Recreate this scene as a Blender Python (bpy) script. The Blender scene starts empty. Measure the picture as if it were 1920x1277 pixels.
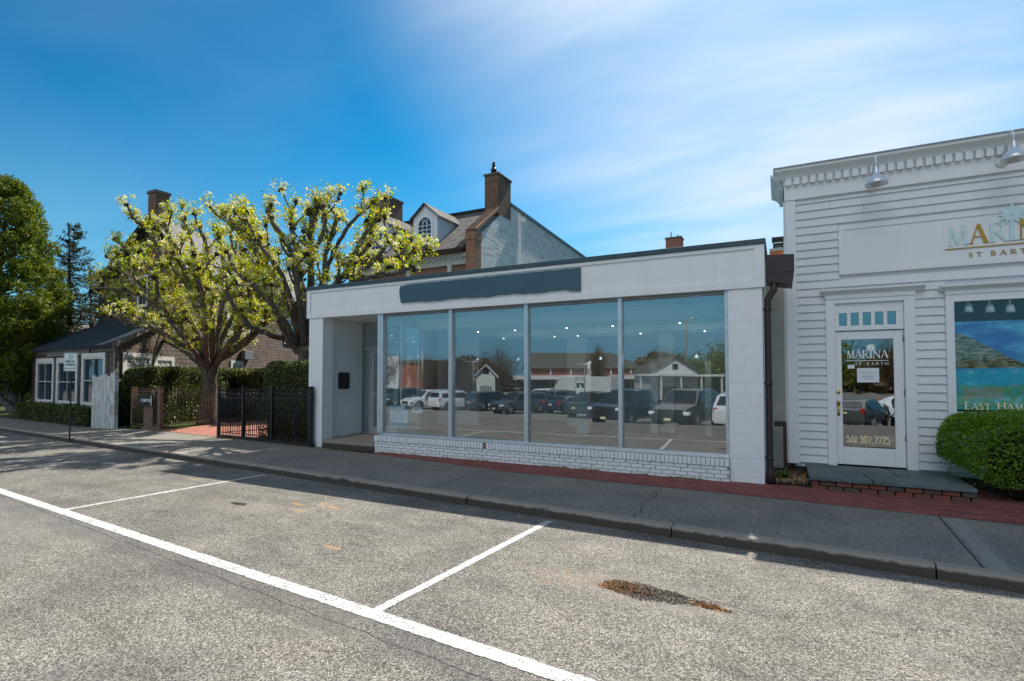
import bpy, math, random
import numpy as np
from math import radians as R, sin, cos, pi
sc = bpy.context.scene
COL = sc.collection
# ---------------------------------------------------------------- camera
F = 984.0; PITCH = R(1.8); YAW = math.atan2(984, 1915); H = 1.85; SH = 34.577
cam = bpy.data.objects.new('camera', bpy.data.cameras.new('camera')); COL.objects.link(cam)
cam.location = (0, 0, H); cam.rotation_euler = (R(90) + PITCH, 0, YAW)
cam.data.sensor_width = 36; cam.data.lens = F / 1920 * 36; cam.data.shift_y = SH / 1920
cam.data.clip_end = 3000; cam.data.clip_start = 0.05
sc.camera = cam
# ---------------------------------------------------------------- light
SUN_EL, SUN_AZ = R(50.8), R(2.4)
sc.view_settings.view_transform = 'Standard'; sc.view_settings.look = 'None'
sc.view_settings.exposure = 0.90; sc.view_settings.gamma = 1
W = bpy.data.worlds.new('World'); sc.world = W; W.use_nodes = True
nt = W.node_tree; nt.nodes.clear()
def wn(t, **k):
    n = nt.nodes.new(t)
    for a, b in k.items(): setattr(n, a, b)
    return n
def wl(a, b): nt.links.new(a, b)
sky = wn('ShaderNodeTexSky', sky_type='NISHITA'); sky.sun_disc = False
sky.sun_elevation = SUN_EL; sky.sun_rotation = SUN_AZ; sky.air_density = 1.0; sky.dust_density = 0.35; sky.ozone_density = 2.0
stc = wn('ShaderNodeTexCoord'); ssx = wn('ShaderNodeSeparateXYZ'); scx = wn('ShaderNodeCombineXYZ'); wl(stc.outputs['Generated'], ssx.inputs[0]); wl(ssx.outputs[0], scx.inputs[0]); wl(ssx.outputs[1], scx.inputs[1])
smx = wn('ShaderNodeMath', operation='MAXIMUM'); wl(ssx.outputs[2], smx.inputs[0]); smx.inputs[1].default_value = .10; wl(smx.outputs[0], scx.inputs[2]); wl(scx.outputs[0], sky.inputs[0])     # pale blue, not yellow, down to the horizon
hs = wn('ShaderNodeHueSaturation'); hs.inputs['Saturation'].default_value = 1.08; hs.inputs['Value'].default_value = 1.0
tin = wn('ShaderNodeMix', data_type='RGBA', blend_type='MULTIPLY'); tin.inputs[0].default_value = 1; wl(sky.outputs[0], tin.inputs[6]); tin.inputs[7].default_value = (.50, .97, .94, 1); 
pre = wn('ShaderNodeMix', data_type='RGBA', blend_type='MULTIPLY'); pre.inputs[0].default_value = 1; wl(tin.outputs[2], pre.inputs[6]); pre.inputs[7].default_value = (.25, .25, .25, 1)
gam = wn('ShaderNodeGamma'); gam.inputs[1].default_value = 1.5; wl(pre.outputs[2], gam.inputs[0])
post = wn('ShaderNodeMix', data_type='RGBA', blend_type='MULTIPLY'); post.inputs[0].default_value = 1; post.clamp_result = False; wl(gam.outputs[0], post.inputs[6]); post.inputs[7].default_value = (2.55, 2.55, 2.55, 1); wl(post.outputs[2], hs.inputs['Color'])
tc = wn('ShaderNodeTexCoord'); sx = wn('ShaderNodeSeparateXYZ'); wl(tc.outputs['Generated'], sx.inputs[0])
def wm(op, a, b=None, c=None):
    n = wn('ShaderNodeMath', operation=op)
    for i, v in enumerate((a, b, c)):
        if v is None: continue
        if isinstance(v, (int, float)): n.inputs[i].default_value = v
        else: wl(v, n.inputs[i])
    return n.outputs[0]
zz = wm('MAXIMUM', wm('ADD', sx.outputs[2], 0.12), 0.05)
cx = wn('ShaderNodeCombineXYZ'); wl(wm('DIVIDE', sx.outputs[0], zz), cx.inputs[0]); wl(wm('DIVIDE', sx.outputs[1], zz), cx.inputs[1])
mp = wn('ShaderNodeMapping'); mp.inputs['Rotation'].default_value = (0, 0, R(28)); mp.inputs['Scale'].default_value = (0.55, 1.5, 1); wl(cx.outputs[0], mp.inputs[0])
no = wn('ShaderNodeTexNoise'); no.inputs['Scale'].default_value = 0.9; no.inputs['Detail'].default_value = 7; no.inputs['Roughness'].default_value = .52; no.inputs['Distortion'].default_value = .35; wl(mp.outputs[0], no.inputs['Vector'])
# veil of thin cirrus that lies in front of the sun
vm = wn('ShaderNodeVectorMath', operation='DOT_PRODUCT'); wl(tc.outputs['Generated'], vm.inputs[0])
cd = (-0.04, 0.80, 0.62); L_ = math.sqrt(sum(a * a for a in cd)); vm.inputs[1].default_value = [a / L_ for a in cd]
veil = wn('ShaderNodeMapRange', interpolation_type='SMOOTHSTEP'); wl(vm.outputs['Value'], veil.inputs[0]); veil.inputs[1].default_value = 0.80; veil.inputs[2].default_value = 0.995
cl = wn('ShaderNodeMapRange', interpolation_type='SMOOTHSTEP'); wl(no.outputs[0], cl.inputs[0]); cl.inputs[1].default_value = 0.30; cl.inputs[2].default_value = 0.72
fac = wm('ADD', wm('MULTIPLY', wm('POWER', veil.outputs[0], 1.4), wm('ADD', wm('MULTIPLY', cl.outputs[0], .62), .40)), wm('MULTIPLY', wm('MULTIPLY', cl.outputs[0], cl.outputs[0]), wm('ADD', wm('MULTIPLY', veil.outputs[0], .2), .07)))
mx = wn('ShaderNodeMix', data_type='RGBA'); wl(wm('MINIMUM', fac, .9), mx.inputs[0]); 
hz_ = wn('ShaderNodeMapRange', interpolation_type='SMOOTHSTEP'); wl(sx.outputs[2], hz_.inputs[0]); hz_.inputs[1].default_value = .42; hz_.inputs[2].default_value = -.05; hz_.inputs[3].default_value = 0; hz_.inputs[4].default_value = .92
hmx = wn('ShaderNodeMix', data_type='RGBA'); wl(hz_.outputs[0], hmx.inputs[0]); wl(hs.outputs[0], hmx.inputs[6]); hmx.inputs[7].default_value = (1.25, 2.55, 3.75, 1); wl(hmx.outputs[2], mx.inputs[6]); mx.inputs[7].default_value = (4.5, 5.0, 5.8, 1)
# white cloud bank added behind the photographer, out of frame, to fill shaded fronts
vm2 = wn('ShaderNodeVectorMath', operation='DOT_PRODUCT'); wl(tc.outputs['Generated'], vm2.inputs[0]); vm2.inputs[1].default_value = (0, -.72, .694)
fill_bank = wn('ShaderNodeMapRange', interpolation_type='SMOOTHSTEP'); wl(vm2.outputs['Value'], fill_bank.inputs[0]); fill_bank.inputs[1].default_value = 0.86; fill_bank.inputs[2].default_value = 0.97
mx2 = wn('ShaderNodeMix', data_type='RGBA'); wl(wm('MULTIPLY', fill_bank.outputs[0], wm('ADD', wm('MULTIPLY', cl.outputs[0], .4), .5)), mx2.inputs[0]); wl(mx.outputs[2], mx2.inputs[6]); mx2.inputs[7].default_value = (15.5, 14.8, 14.4, 1)
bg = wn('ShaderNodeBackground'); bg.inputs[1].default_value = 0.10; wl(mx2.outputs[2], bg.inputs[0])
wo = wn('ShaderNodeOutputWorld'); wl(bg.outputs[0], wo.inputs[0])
sun = bpy.data.objects.new('sun', bpy.data.lights.new('sun', 'SUN')); COL.objects.link(sun)
sun.data.energy = 4.2; sun.data.angle = R(0.5); sun.data.color = (1.0, 0.94, 0.85)
sun.rotation_euler = (R(90) - SUN_EL, 0, pi - SUN_AZ)     # light travels from behind the shops towards the road
sun.location = (0, 0, 30)
# ---------------------------------------------------------------- pixel -> point helpers (real distances chosen per plane)
cy, sy = cos(YAW), sin(YAW)
def ray(u, v):
    x = (u - 960) / F; y = -(v - 638.5 - SH) / F
    f = cos(PITCH) - y * sin(PITCH); z = sin(PITCH) + y * cos(PITCH)
    return (x * cy - f * sy, x * sy + f * cy, z, f)
def ony(u, v, y): r = ray(u, v); t = y / r[1]; return (r[0] * t, y, H + r[2] * t)
def onx(u, v, x): r = ray(u, v); t = x / r[0]; return (x, r[1] * t, H + r[2] * t)
def cw(u, v, Z): r = ray(u, v); t = Z / r[3]; return (r[0] * t, r[1] * t, H + r[2] * t)
SX, SY = 0.99735, -0.0727; SANG = math.atan2(SY, SX)
def SN(s, n, z=0): return (s * SX - n * SY, s * SY + n * SX, z)
def toSN(x, y): return (x * SX + y * SY, -x * SY + y * SX)
# ---------------------------------------------------------------- mesh helpers
class MB:
    def __init__(s): s.v = []; s.f = []; s.sm = []
    def add(s, vs, fs, smooth=False):
        o = len(s.v); s.v += [tuple(p) for p in vs]; s.f += [tuple(i + o for i in f) for f in fs]; s.sm += [smooth] * len(fs); return s
    def box(s, x0, y0, z0, x1, y1, z1, rz=0, c=None):
        vs = [(x0, y0, z0), (x1, y0, z0), (x1, y1, z0), (x0, y1, z0), (x0, y0, z1), (x1, y0, z1), (x1, y1, z1), (x0, y1, z1)]
        if rz:
            ox, oy = c or ((x0 + x1) / 2, (y0 + y1) / 2)
            vs = [(ox + (a - ox) * cos(rz) - (b - oy) * sin(rz), oy + (a - ox) * sin(rz) + (b - oy) * cos(rz), z) for a, b, z in vs]
        return s.add(vs, [(0, 3, 2, 1), (4, 5, 6, 7), (0, 1, 5, 4), (1, 2, 6, 5), (2, 3, 7, 6), (3, 0, 4, 7)])
    def prism(s, prof, d):      # closed 3-D polygon pushed along vector d
        n = len(prof); vs = [tuple(p) for p in prof] + [tuple(p[i] + d[i] for i in range(3)) for p in prof]
        return s.add(vs, [tuple(range(n - 1, -1, -1)), tuple(range(n, 2 * n))] + [(i, (i + 1) % n, (i + 1) % n + n, i + n) for i in range(n)])
    def tube(s, pts, rad, n=8, cap=True, jit=0, rng=random):
        pts = [np.array(p, float) for p in pts]; k = len(pts)
        if isinstance(rad, (int, float)): rad = [rad] * k
        ref = None; vs = []
        for i in range(k):
            t = pts[min(i + 1, k - 1)] - pts[max(i - 1, 0)]; t = t / (np.linalg.norm(t) + 1e-9)
            if ref is None: ref = np.cross(t, (0.31, 0.2, 0.93) if abs(t[2]) < .9 else (1, 0, 0))
            ref = ref - t * np.dot(ref, t); ref /= np.linalg.norm(ref) + 1e-9; b = np.cross(t, ref)
            for j in range(n):
                a = 2 * pi * j / n; r = rad[i] * (1 + (rng.uniform(-jit, jit) if jit else 0))
                vs.append(tuple(pts[i] + ref * cos(a) * r + b * sin(a) * r))
        fs = [(i * n + j, i * n + (j + 1) % n, (i + 1) * n + (j + 1) % n, (i + 1) * n + j) for i in range(k - 1) for j in range(n)]
        if cap: fs += [tuple(range(n - 1, -1, -1)), tuple(range((k - 1) * n, k * n))]
        return s.add(vs, fs, n > 5)
    def cyl(s, p, r, h, n=16, r2=None): return s.tube([p, (p[0], p[1], p[2] + h)], [r, r if r2 is None else r2], n)
    def lathe(s, c, prof, n=20):   # prof: (r, z)
        vs = [(c[0] + r * cos(2 * pi * j / n), c[1] + r * sin(2 * pi * j / n), c[2] + z) for r, z in prof for j in range(n)]
        return s.add(vs, [(i * n + j, i * n + (j + 1) % n, (i + 1) * n + (j + 1) % n, (i + 1) * n + j) for i in range(len(prof) - 1) for j in range(n)], True)
    def blob(s, c, r, rng, nj=.25, nu=6, nv=4):
        vs = [(c[0], c[1], c[2] - r)]
        for i in range(1, nv):
            for j in range(nu):
                a = pi * i / nv - pi / 2; q = r * (1 + rng.uniform(-nj, nj)); vs.append((c[0] + q * cos(a) * cos(2 * pi * j / nu), c[1] + q * cos(a) * sin(2 * pi * j / nu), c[2] + q * sin(a)))
        vs.append((c[0], c[1], c[2] + r)); L = len(vs) - 1; fs = [(0, 1 + (j + 1) % nu, 1 + j) for j in range(nu)]
        for i in range(nv - 2):
            for j in range(nu): fs.append((1 + i * nu + j, 1 + i * nu + (j + 1) % nu, 1 + (i + 1) * nu + (j + 1) % nu, 1 + (i + 1) * nu + j))
        fs += [(L, 1 + (nv - 2) * nu + j, 1 + (nv - 2) * nu + (j + 1) % nu) for j in range(nu)]
        return s.add(vs, fs, True)
    def build(s, name, mat, parent=None, loc=None, bevel=0, label=None):
        me = bpy.data.meshes.new(name); ox, oy, oz = wloc(parent) if parent else (loc or (0, 0, 0))
        me.from_pydata([(a - ox, b - oy, c - oz) for a, b, c in s.v], [], s.f); me.validate(); me.update()
        if any(s.sm) and len(me.polygons) == len(s.sm): me.polygons.foreach_set('use_smooth', s.sm)
        me.materials.append(mat); o = bpy.data.objects.new(name, me); COL.objects.link(o)
        if parent: o.parent = parent
        elif loc: o.location = loc
        if bevel:
            m = o.modifiers.new('bevel', 'BEVEL'); m.width = bevel; m.segments = 2; m.limit_method = 'ANGLE'; m.angle_limit = R(40)
        if label: o['label'] = label
        return o
def wloc(o):
    x = y = z = 0
    while o: x += o.location[0]; y += o.location[1]; z += o.location[2]; o = o.parent
    return x, y, z
def tag(o, label, cat, group=None, kind=None):
    if label: o['label'] = label
    if cat: o['category'] = cat
    if group: o['group'] = group
    if kind: o['kind'] = kind
    return o
def thing(name, label, cat, loc=(0, 0, 0), group=None):
    o = bpy.data.objects.new(name, None); o.empty_display_size = .2; COL.objects.link(o); o.location = loc
    return tag(o, label, cat, group)
def struct(o, rot=None):
    o['kind'] = 'structure'
    if rot: o.rotation_euler = (0, 0, rot)
    return o
def copy_tree(o, parent=None):
    c = o.copy(); COL.objects.link(c); c.parent = parent
    for ch in list(o.children): copy_tree(ch, c)
    return c
def leaves(name, pts, size, mat, parent=None, seed=0, nrm=None, spread=1.0, aspect=.6, fold=.25, loc=None):
    """many small folded leaf faces (two triangles pairs) in one mesh"""
    rg = np.random.default_rng(seed); P = np.asarray(pts, float); n = len(P)
    ox = wloc(parent) if parent else (loc or (0, 0, 0)); P = P - np.array(ox)
    d = rg.normal(size=(n, 3)); d /= np.linalg.norm(d, axis=1)[:, None]
    if nrm is not None: d = np.asarray(nrm) + d * spread; d /= np.linalg.norm(d, axis=1)[:, None] + 1e-9
    a = rg.normal(size=(n, 3)); a -= d * np.sum(a * d, 1)[:, None]; a /= np.linalg.norm(a, axis=1)[:, None] + 1e-9
    b = np.cross(d, a); s = (np.asarray(size) * rg.uniform(.65, 1.3, n))[:, None]
    V = np.stack([P - a * s * .5, P + b * s * aspect * .5 + d * s * fold * .5, P + a * s * .5, P - b * s * aspect * .5 + d * s * fold * .5], 1).reshape(-1, 3)
    me = bpy.data.meshes.new(name); me.vertices.add(4 * n); me.vertices.foreach_set('co', V.ravel())
    me.loops.add(6 * n); me.polygons.add(2 * n); base = np.arange(n)[:, None] * 4
    idx = (base + np.array([0, 2, 1, 0, 3, 2])[None]).astype(np.int32)
    me.loops.foreach_set('vertex_index', idx.ravel()); me.polygons.foreach_set('loop_start', np.arange(2 * n, dtype=np.int32) * 3)
    me.polygons.foreach_set('loop_total', np.full(2 * n, 3, np.int32)); me.update(calc_edges=True); me.validate()
    me.materials.append(mat); o = bpy.data.objects.new(name, me); COL.objects.link(o)
    if parent: o.parent = parent
    elif loc: o.location = loc
    return o
# ---------------------------------------------------------------- materials
class Mat:
    def __init__(s, name, rough=.8, spec=.3, metal=0):
        s.m = bpy.data.materials.new(name); s.m.use_nodes = True; s.t = s.m.node_tree; s.p = s.t.nodes['Principled BSDF']
        s.p.inputs['Roughness'].default_value = rough; s.p.inputs['Specular IOR Level'].default_value = spec; s.p.inputs['Metallic'].default_value = metal
        s.co = None
    def n(s, t, **k):
        x = s.t.nodes.new(t)
        for a, b in k.items(): setattr(x, a, b)
        return x
    def put(s, sock, v):
        if isinstance(v, bpy.types.NodeSocket): s.t.links.new(v, sock)
        elif isinstance(v, (tuple, list)) and len(v) == 3 and sock.type == 'RGBA': sock.default_value = (*v, 1)
        else: sock.default_value = v
    def obj(s):
        if s.co is None: s.co = s.n('ShaderNodeTexCoord')
        return s.co.outputs['Object']
    def xyz(s):
        q = s.n('ShaderNodeSeparateXYZ'); s.put(q.inputs[0], s.obj()); return q.outputs
    def comb(s, a, b, c=0.):
        q = s.n('ShaderNodeCombineXYZ'); s.put(q.inputs[0], a); s.put(q.inputs[1], b); s.put(q.inputs[2], c); return q.outputs[0]
    def ma(s, op, a, b=0., c=0.):
        q = s.n('ShaderNodeMath', operation=op); s.put(q.inputs[0], a); s.put(q.inputs[1], b); s.put(q.inputs[2], c); return q.outputs[0]
    def rng(s, v, a, b, lo=0., hi=1.):
        q = s.n('ShaderNodeMapRange', interpolation_type='SMOOTHSTEP'); s.put(q.inputs[0], v)
        for i, w in enumerate((a, b, lo, hi)): s.put(q.inputs[1 + i], float(w) if not isinstance(w, bpy.types.NodeSocket) else w)
        return q.outputs[0]
    def noise(s, sc_, det=3., ro=.55, vec=None, out=0, dist=0.):
        q = s.n('ShaderNodeTexNoise'); s.put(q.inputs['Vector'], vec or s.obj()); q.inputs['Scale'].default_value = sc_; q.inputs['Detail'].default_value = det; q.inputs['Roughness'].default_value = ro; q.inputs['Distortion'].default_value = dist
        return q.outputs[out]
    def vor(s, sc_, vec=None, out='Color', feat='F1'):
        q = s.n('ShaderNodeTexVoronoi', feature=feat); s.put(q.inputs['Vector'], vec or s.obj()); q.inputs['Scale'].default_value = sc_; return q.outputs[out]
    def mix(s, f, a, b, mode='MIX'):
        q = s.n('ShaderNodeMix', data_type='RGBA', blend_type=mode); s.put(q.inputs[0], f); s.put(q.inputs[6], a); s.put(q.inputs[7], b); return q.outputs[2]
    def ramp(s, v, stops):
        q = s.n('ShaderNodeValToRGB'); s.put(q.inputs[0], v); e = q.color_ramp.elements
        while len(e) < len(stops): e.new(.5)
        for i, (p, c) in enumerate(stops): e[i].position = p; e[i].color = (*c, 1)
        return q.outputs[0]
    def bump(s, h, st=.3, dist=.01, nrm=None):
        q = s.n('ShaderNodeBump'); s.put(q.inputs['Height'], h); q.inputs['Strength'].default_value = st; q.inputs['Distance'].default_value = dist
        if nrm is not None: s.put(q.inputs['Normal'], nrm)
        s.put(s.p.inputs['Normal'], q.outputs[0]); return q.outputs[0]
    def col(s, c): s.put(s.p.inputs['Base Color'], c); return s
    def brick(s, vec, c1, c2, mo, w, h, ms=.01, off=.5, bias=0., sq=None):
        q = s.n('ShaderNodeTexBrick'); s.put(q.inputs['Vector'], vec); s.put(q.inputs['Color1'], c1); s.put(q.inputs['Color2'], c2); s.put(q.inputs['Mortar'], mo)
        q.inputs['Scale'].default_value = 1; q.inputs['Brick Width'].default_value = w; q.inputs['Row Height'].default_value = h; q.inputs['Mortar Size'].default_value = ms; q.inputs['Bias'].default_value = bias; q.offset = off
        q.inputs['Mortar Smooth'].default_value = .2
        return q.outputs
    def wallvec(s):
        x, y, z = s.xyz(); return s.comb(s.ma('ADD', x, y), z)
def solid(name, c, rough=.6, spec=.4, metal=0, var=.0, vs=6, bump=0, bs=60):
    m = Mat(name, rough, spec, metal)
    if var:
        lo = tuple(max(0, a * (1 - var)) for a in c); hi = tuple(min(1, a * (1 + var)) for a in c)
        m.col(m.ramp(m.noise(vs, 5, .6), [(.3, lo), (.7, hi)]))
    else: m.col(c)
    if bump: m.bump(m.noise(bs, 3, .6), bump, .004)
    return m.m
def m_paint(name, c, dirt=.35, rough=.55):
    """white exterior paint: faint mottling, chips and runs of dirt"""
    m = Mat(name, rough, .35); x, y, z = m.xyz()
    streak = m.noise(1, 4, .6, m.comb(m.ma('MULTIPLY', m.ma('ADD', x, y), 9.), m.ma('MULTIPLY', z, .7)))
    c0 = m.mix(m.rng(streak, .45, .8, 0, dirt), c, tuple(a * b for a, b in zip(c, (.8, .77, .7))))
    sp = m.noise(24, 3, .7); c0 = m.mix(m.rng(sp, .70, .76, 0, dirt * 1.6), c0, (.22, .19, .16))
    c0 = m.mix(m.rng(m.noise(2.2, 2, .5), .35, .7, 0, .18), c0, tuple(a * .86 for a in c)); m.col(c0)
    m.bump(m.noise(45, 4, .65), .12, .004); return m.m
WHITE = m_paint('white_paint', (.82, .815, .80)); WHITE2 = m_paint('siding_paint', (.70, .71, .715), .22)
TRIM = m_paint('trim_paint', (.79, .79, .78), .18, .45)
def m_block():
    m = Mat('painted_block', .65, .3); x, y, z = m.xyz()
    b = m.brick(m.comb(m.ma('ADD', m.ma('ADD', x, y), .02), m.ma('ADD', z, .02)), (1, 1, 1), (.93, .93, .93), (.62, .62, .62), .40, .203, .006)
    c = m.mix(m.rng(m.noise(5, 4, .6), .4, .75, 0, .25), (.83, .825, .81), (.70, .69, .66)); c = m.mix(.28, c, m.mix(1., c, b[0], 'MULTIPLY'))
    c = m.mix(m.rng(m.ma('ADD', m.noise(14, 4, .7), m.ma('MULTIPLY', z, -.22)), .62, .66, 0, .85), c, (.14, .13, .11))
    m.col(c); m.bump(m.ma('ADD', m.ma('MULTIPLY', b[1], -1.), m.ma('MULTIPLY', m.noise(60, 3), .35)), .5, .004); return m.m
BLOCK = m_block()
def m_wbrick():
    m = Mat('white_painted_brick', .7, .3); x, y, z = m.xyz()
    c = m.mix(m.rng(m.noise(7, 4, .6), .4, .75, 0, .35), (.82, .82, .805), (.62, .61, .58))
    chip = m.noise(13, 5, .72); c = m.mix(m.rng(chip, .665, .69, 0, 1.), c, m.mix(m.noise(40, 2), (.16, .06, .045), (.09, .08, .07)))
    m.col(c); m.bump(m.noise(40, 5, .7), .5, .006); return m.m
WBRICK = m_wbrick()
def m_mortar(): 
    m = Mat('dirty_mortar', .9, .2); m.col(m.ramp(m.noise(20, 3), [(.3, (.20, .198, .19)), (.7, (.52, .52, .51))])); return m.m
MORTAR = m_mortar()
def m_brick(name, c1, c2, c3, mo, w=.215, h=.075, ground=False, ms=.009, seed=0.):
    m = Mat(name, .85, .25); x, y, z = m.xyz()
    vec = m.comb(x, y) if ground else m.wallvec()
    if ground: vec = m.comb(m.ma('ADD', x, m.ma('MULTIPLY', m.noise(3, 2), .02)), m.ma('ADD', y, m.ma('MULTIPLY', m.noise(2.3, 2), .03)))
    b = m.brick(vec, c1, c2, mo, w, h, ms)
    c = m.mix(m.rng(m.noise(5.3, 3, .6), .4, .7, 0, .55), b[0], m.mix(1., b[0], c3, 'MULTIPLY')); c = m.mix(m.rng(m.noise(50, 3), .55, .75, 0, .35), c, tuple(a * .5 for a in c1))
    m.col(m.mix(b[1], c, mo)); m.bump(m.ma('ADD', m.ma('MULTIPLY', b[1], -1.), m.ma('MULTIPLY', m.noise(70, 3), .4)), .6, .008); return m.m
BRICKW = m_brick('old_house_brick', (.36, .17, .09), (.24, .105, .06), (.7, .62, .5), (.34, .27, .2))
BRICKC = m_brick('chimney_brick', (.22, .11, .06), (.13, .065, .04), (.75, .6, .45), (.2, .165, .13))
BRICKR = m_brick('red_chimney_brick', (.36, .09, .05), (.22, .07, .045), (.7, .6, .6), (.4, .3, .26))
BRICKP = m_brick('red_brick_paving', (.34, .105, .085), (.20, .068, .06), (.75, .58, .54), (.10, .08, .07), .205, .1, True, .006)
BRICKPATH = m_brick('path_brick', (.42, .17, .12), (.32, .12, .09), (.9, .85, .8), (.2, .15, .12), .205, .1, True, .006)
def m_gable():
    m = Mat('whitewashed_brick', .85, .2); b = m.brick(m.wallvec(), (.84, .83, .81), (.78, .77, .75), (.62, .61, .59), .22, .078, .01)
    pale = m.noise(1, 4, .7, m.comb(m.ma('MULTIPLY', m.xyz()[1], 1.2), m.ma('MULTIPLY', m.xyz()[2], 6.)))
    m.col(m.mix(m.rng(pale, .46, .70, 0, .8), b[0], (.42, .41, .39))); m.bump(m.ma('ADD', m.ma('MULTIPLY', b[1], -1.), m.ma('MULTIPLY', pale, 3.)), .9, .05); return m.m
GABLE = m_gable()
def m_shingle(name, c1, c2, c3, w, h, vec=None, st=.9, lineup=True):
    m = Mat(name, .85, .2); x, y, z = m.xyz(); v = vec(m, x, y, z) if vec else m.wallvec()
    b = m.brick(v, c1, c2, tuple(a * .3 for a in c1), w, h, .008, .37); q = m.n('ShaderNodeSeparateXYZ'); m.put(q.inputs[0], v)
    fr = m.ma('FRACT', m.ma('DIVIDE', q.outputs[1], h))
    cell = m.vor(1, m.comb(m.ma('DIVIDE', q.outputs[0], w), m.ma('FLOOR', m.ma('DIVIDE', q.outputs[1], h))))
    g = m.n('ShaderNodeSeparateXYZ'); m.put(g.inputs[0], cell); c = m.mix(m.ma('MULTIPLY', g.outputs[0], .55), b[0], c3)
    c = m.mix(m.rng(m.noise(1, 4, .6, m.comb(m.ma('MULTIPLY', q.outputs[0], 25.), m.ma('MULTIPLY', q.outputs[1], 3.))), .4, .75, 0, .5), c, tuple(a * .55 for a in c1))
    m.col(m.mix(b[1], c, tuple(a * .35 for a in c1))); m.bump(m.ma('SUBTRACT', m.ma('MULTIPLY', fr, -1.), b[1]), st, .02); return m.m
SHINGLE = m_shingle('cedar_shingles', (.15, .11, .088), (.085, .064, .053), (.22, .18, .155), .13, .15)
def rv(k): return lambda m, x, y, z: m.comb(m.ma('ADD', x, m.ma('MULTIPLY', y, .12)), m.ma('MULTIPLY', z, k))
SLATE = m_shingle('brown_roof_tiles', (.145, .135, .125), (.085, .082, .08), (.21, .19, .17), .26, .16, rv(1.25))
DSLATE = m_shingle('dark_slate_roof', (.03, .042, .058), (.022, .030, .042), (.045, .06, .08), .28, .13, rv(1.6))
GREYROOF = m_shingle('weathered_grey_roof', (.24, .225, .235), (.18, .17, .18), (.3, .28, .29), .15, .15, lambda m, x, y, z: m.comb(m.ma('ADD', m.ma('MULTIPLY', x, .3), y), m.ma('MULTIPLY', z, 1.3)))
def glassmat(name, f, tint=(.72, .8, .8), wav=0., ws=2., rough=.0):
    m = Mat(name); t = m.t; gl = m.n('ShaderNodeBsdfGlossy'); gl.inputs['Roughness'].default_value = rough; gl.inputs['Color'].default_value = (.93, .97, 1, 1)
    tr = m.n('ShaderNodeBsdfTransparent'); tr.inputs['Color'].default_value = (*tint, 1); mx = m.n('ShaderNodeMixShader'); mx.inputs[0].default_value = f
    t.links.new(tr.outputs[0], mx.inputs[1]); t.links.new(gl.outputs[0], mx.inputs[2])
    if wav:
        q = m.n('ShaderNodeBump'); m.put(q.inputs['Height'], m.noise(ws, 1, .4)); q.inputs['Strength'].default_value = wav; q.inputs['Distance'].default_value = .02; t.links.new(q.outputs[0], gl.inputs['Normal'])
    t.links.new(mx.outputs[0], t.nodes['Material Output'].inputs[0]); return m.m
GLASS = glassmat('shop_glass', .17, (.90, .94, .94), .05, .9); DGLASS = glassmat('door_glass', .20, (.7, .76, .76), .06, 2.6); WGLASS = glassmat('house_glass', .12, (.5, .56, .56), .1, 3)
SKYGLASS = solid('dark_pane', (.02, .035, .05), .05, .8)
ALU = solid('aluminium_frame', (.62, .64, .66), .35, .5, .6, .1); ALUD = solid('bronze_frame', (.22, .2, .18), .4, .5, .5, .15)
CAPM = solid('blue_grey_roof_edge', (.045, .085, .105), .5, .4, 0, .2, 3); SIGNM = solid('blue_grey_sign', (.055, .115, .15), .5, .35, 0, .06, 2)
BROWNM = solid('dark_brown_metal', (.035, .02, .018), .42, .5, 0, .25, 5, .05); IRON = solid('black_iron', (.018, .017, .017), .45, .4, 0, .3, 9, .2)
RUSTI = solid('brown_iron', (.17, .105, .07), .55, .3, 0, .4, 12, .2)
INW = solid('interior_white', (.75, .77, .78), .8, .2); INF = solid('interior_floor', (.28, .26, .23), .5, .3, 0, .15, 3)
GOLD = solid('brass_letters', (.50, .27, .035), .35, .5, .55, .12, 20); MINT = solid('pale_metal_letters', (.60, .72, .69), .3, .5, .15, .08, 8)
BRASS = solid('polished_brass', (.75, .48, .10), .18, .6, 1.); CREAM = solid('cream_letters', (1.0, .78, .46), .5); WLET = solid('white_letters', (.82, .86, .84), .5)
GWOOD_ = solid('roofing_felt', (.10, .10, .10), .9, .1, 0, .2, 3)
BLUESTONE = solid('bluestone', (.10, .13, .13), .65, .35, 0, .35, 2.5, .3, 25); PAPER = solid('paper', (.75, .77, .78), .8, .2); BLACK = solid('black_plastic', (.012, .01, .01), .3, .5)
GREENSIGN = solid('green_sign_paint', (.03, .12, .09), .5); SIGNW = solid('sign_face', (.72, .78, .76), .4, .4, 0, .05, 8); POSTG = solid('dark_green_post', (.03, .035, .025), .6, .3, 0, .3, 12)
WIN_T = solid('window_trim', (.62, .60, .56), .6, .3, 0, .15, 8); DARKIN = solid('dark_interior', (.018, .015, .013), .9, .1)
SOIL = solid('soil', (.05, .036, .026), .95, .1, 0, .5, 9, .8, 30); MUL = solid('curtain', (.4, .4, .38), .9, .1, 0, .3, 14)
def m_weather():
    m = Mat('peeling_white_boards', .8, .2); x, y, z = m.xyz()
    n_ = m.noise(1, 5, .7, m.comb(m.ma('MULTIPLY', x, 22.), m.ma('MULTIPLY', z, 2.5))); c = m.mix(m.rng(n_, .42, .62), (.66, .66, .64), (.3, .28, .25))
    c = m.mix(m.rng(m.noise(9, 5, .75), .64, .68), c, (.12, .05, .035)); m.col(c); m.bump(n_, .6, .006); return m.m
WEATHER = m_weather()
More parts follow.
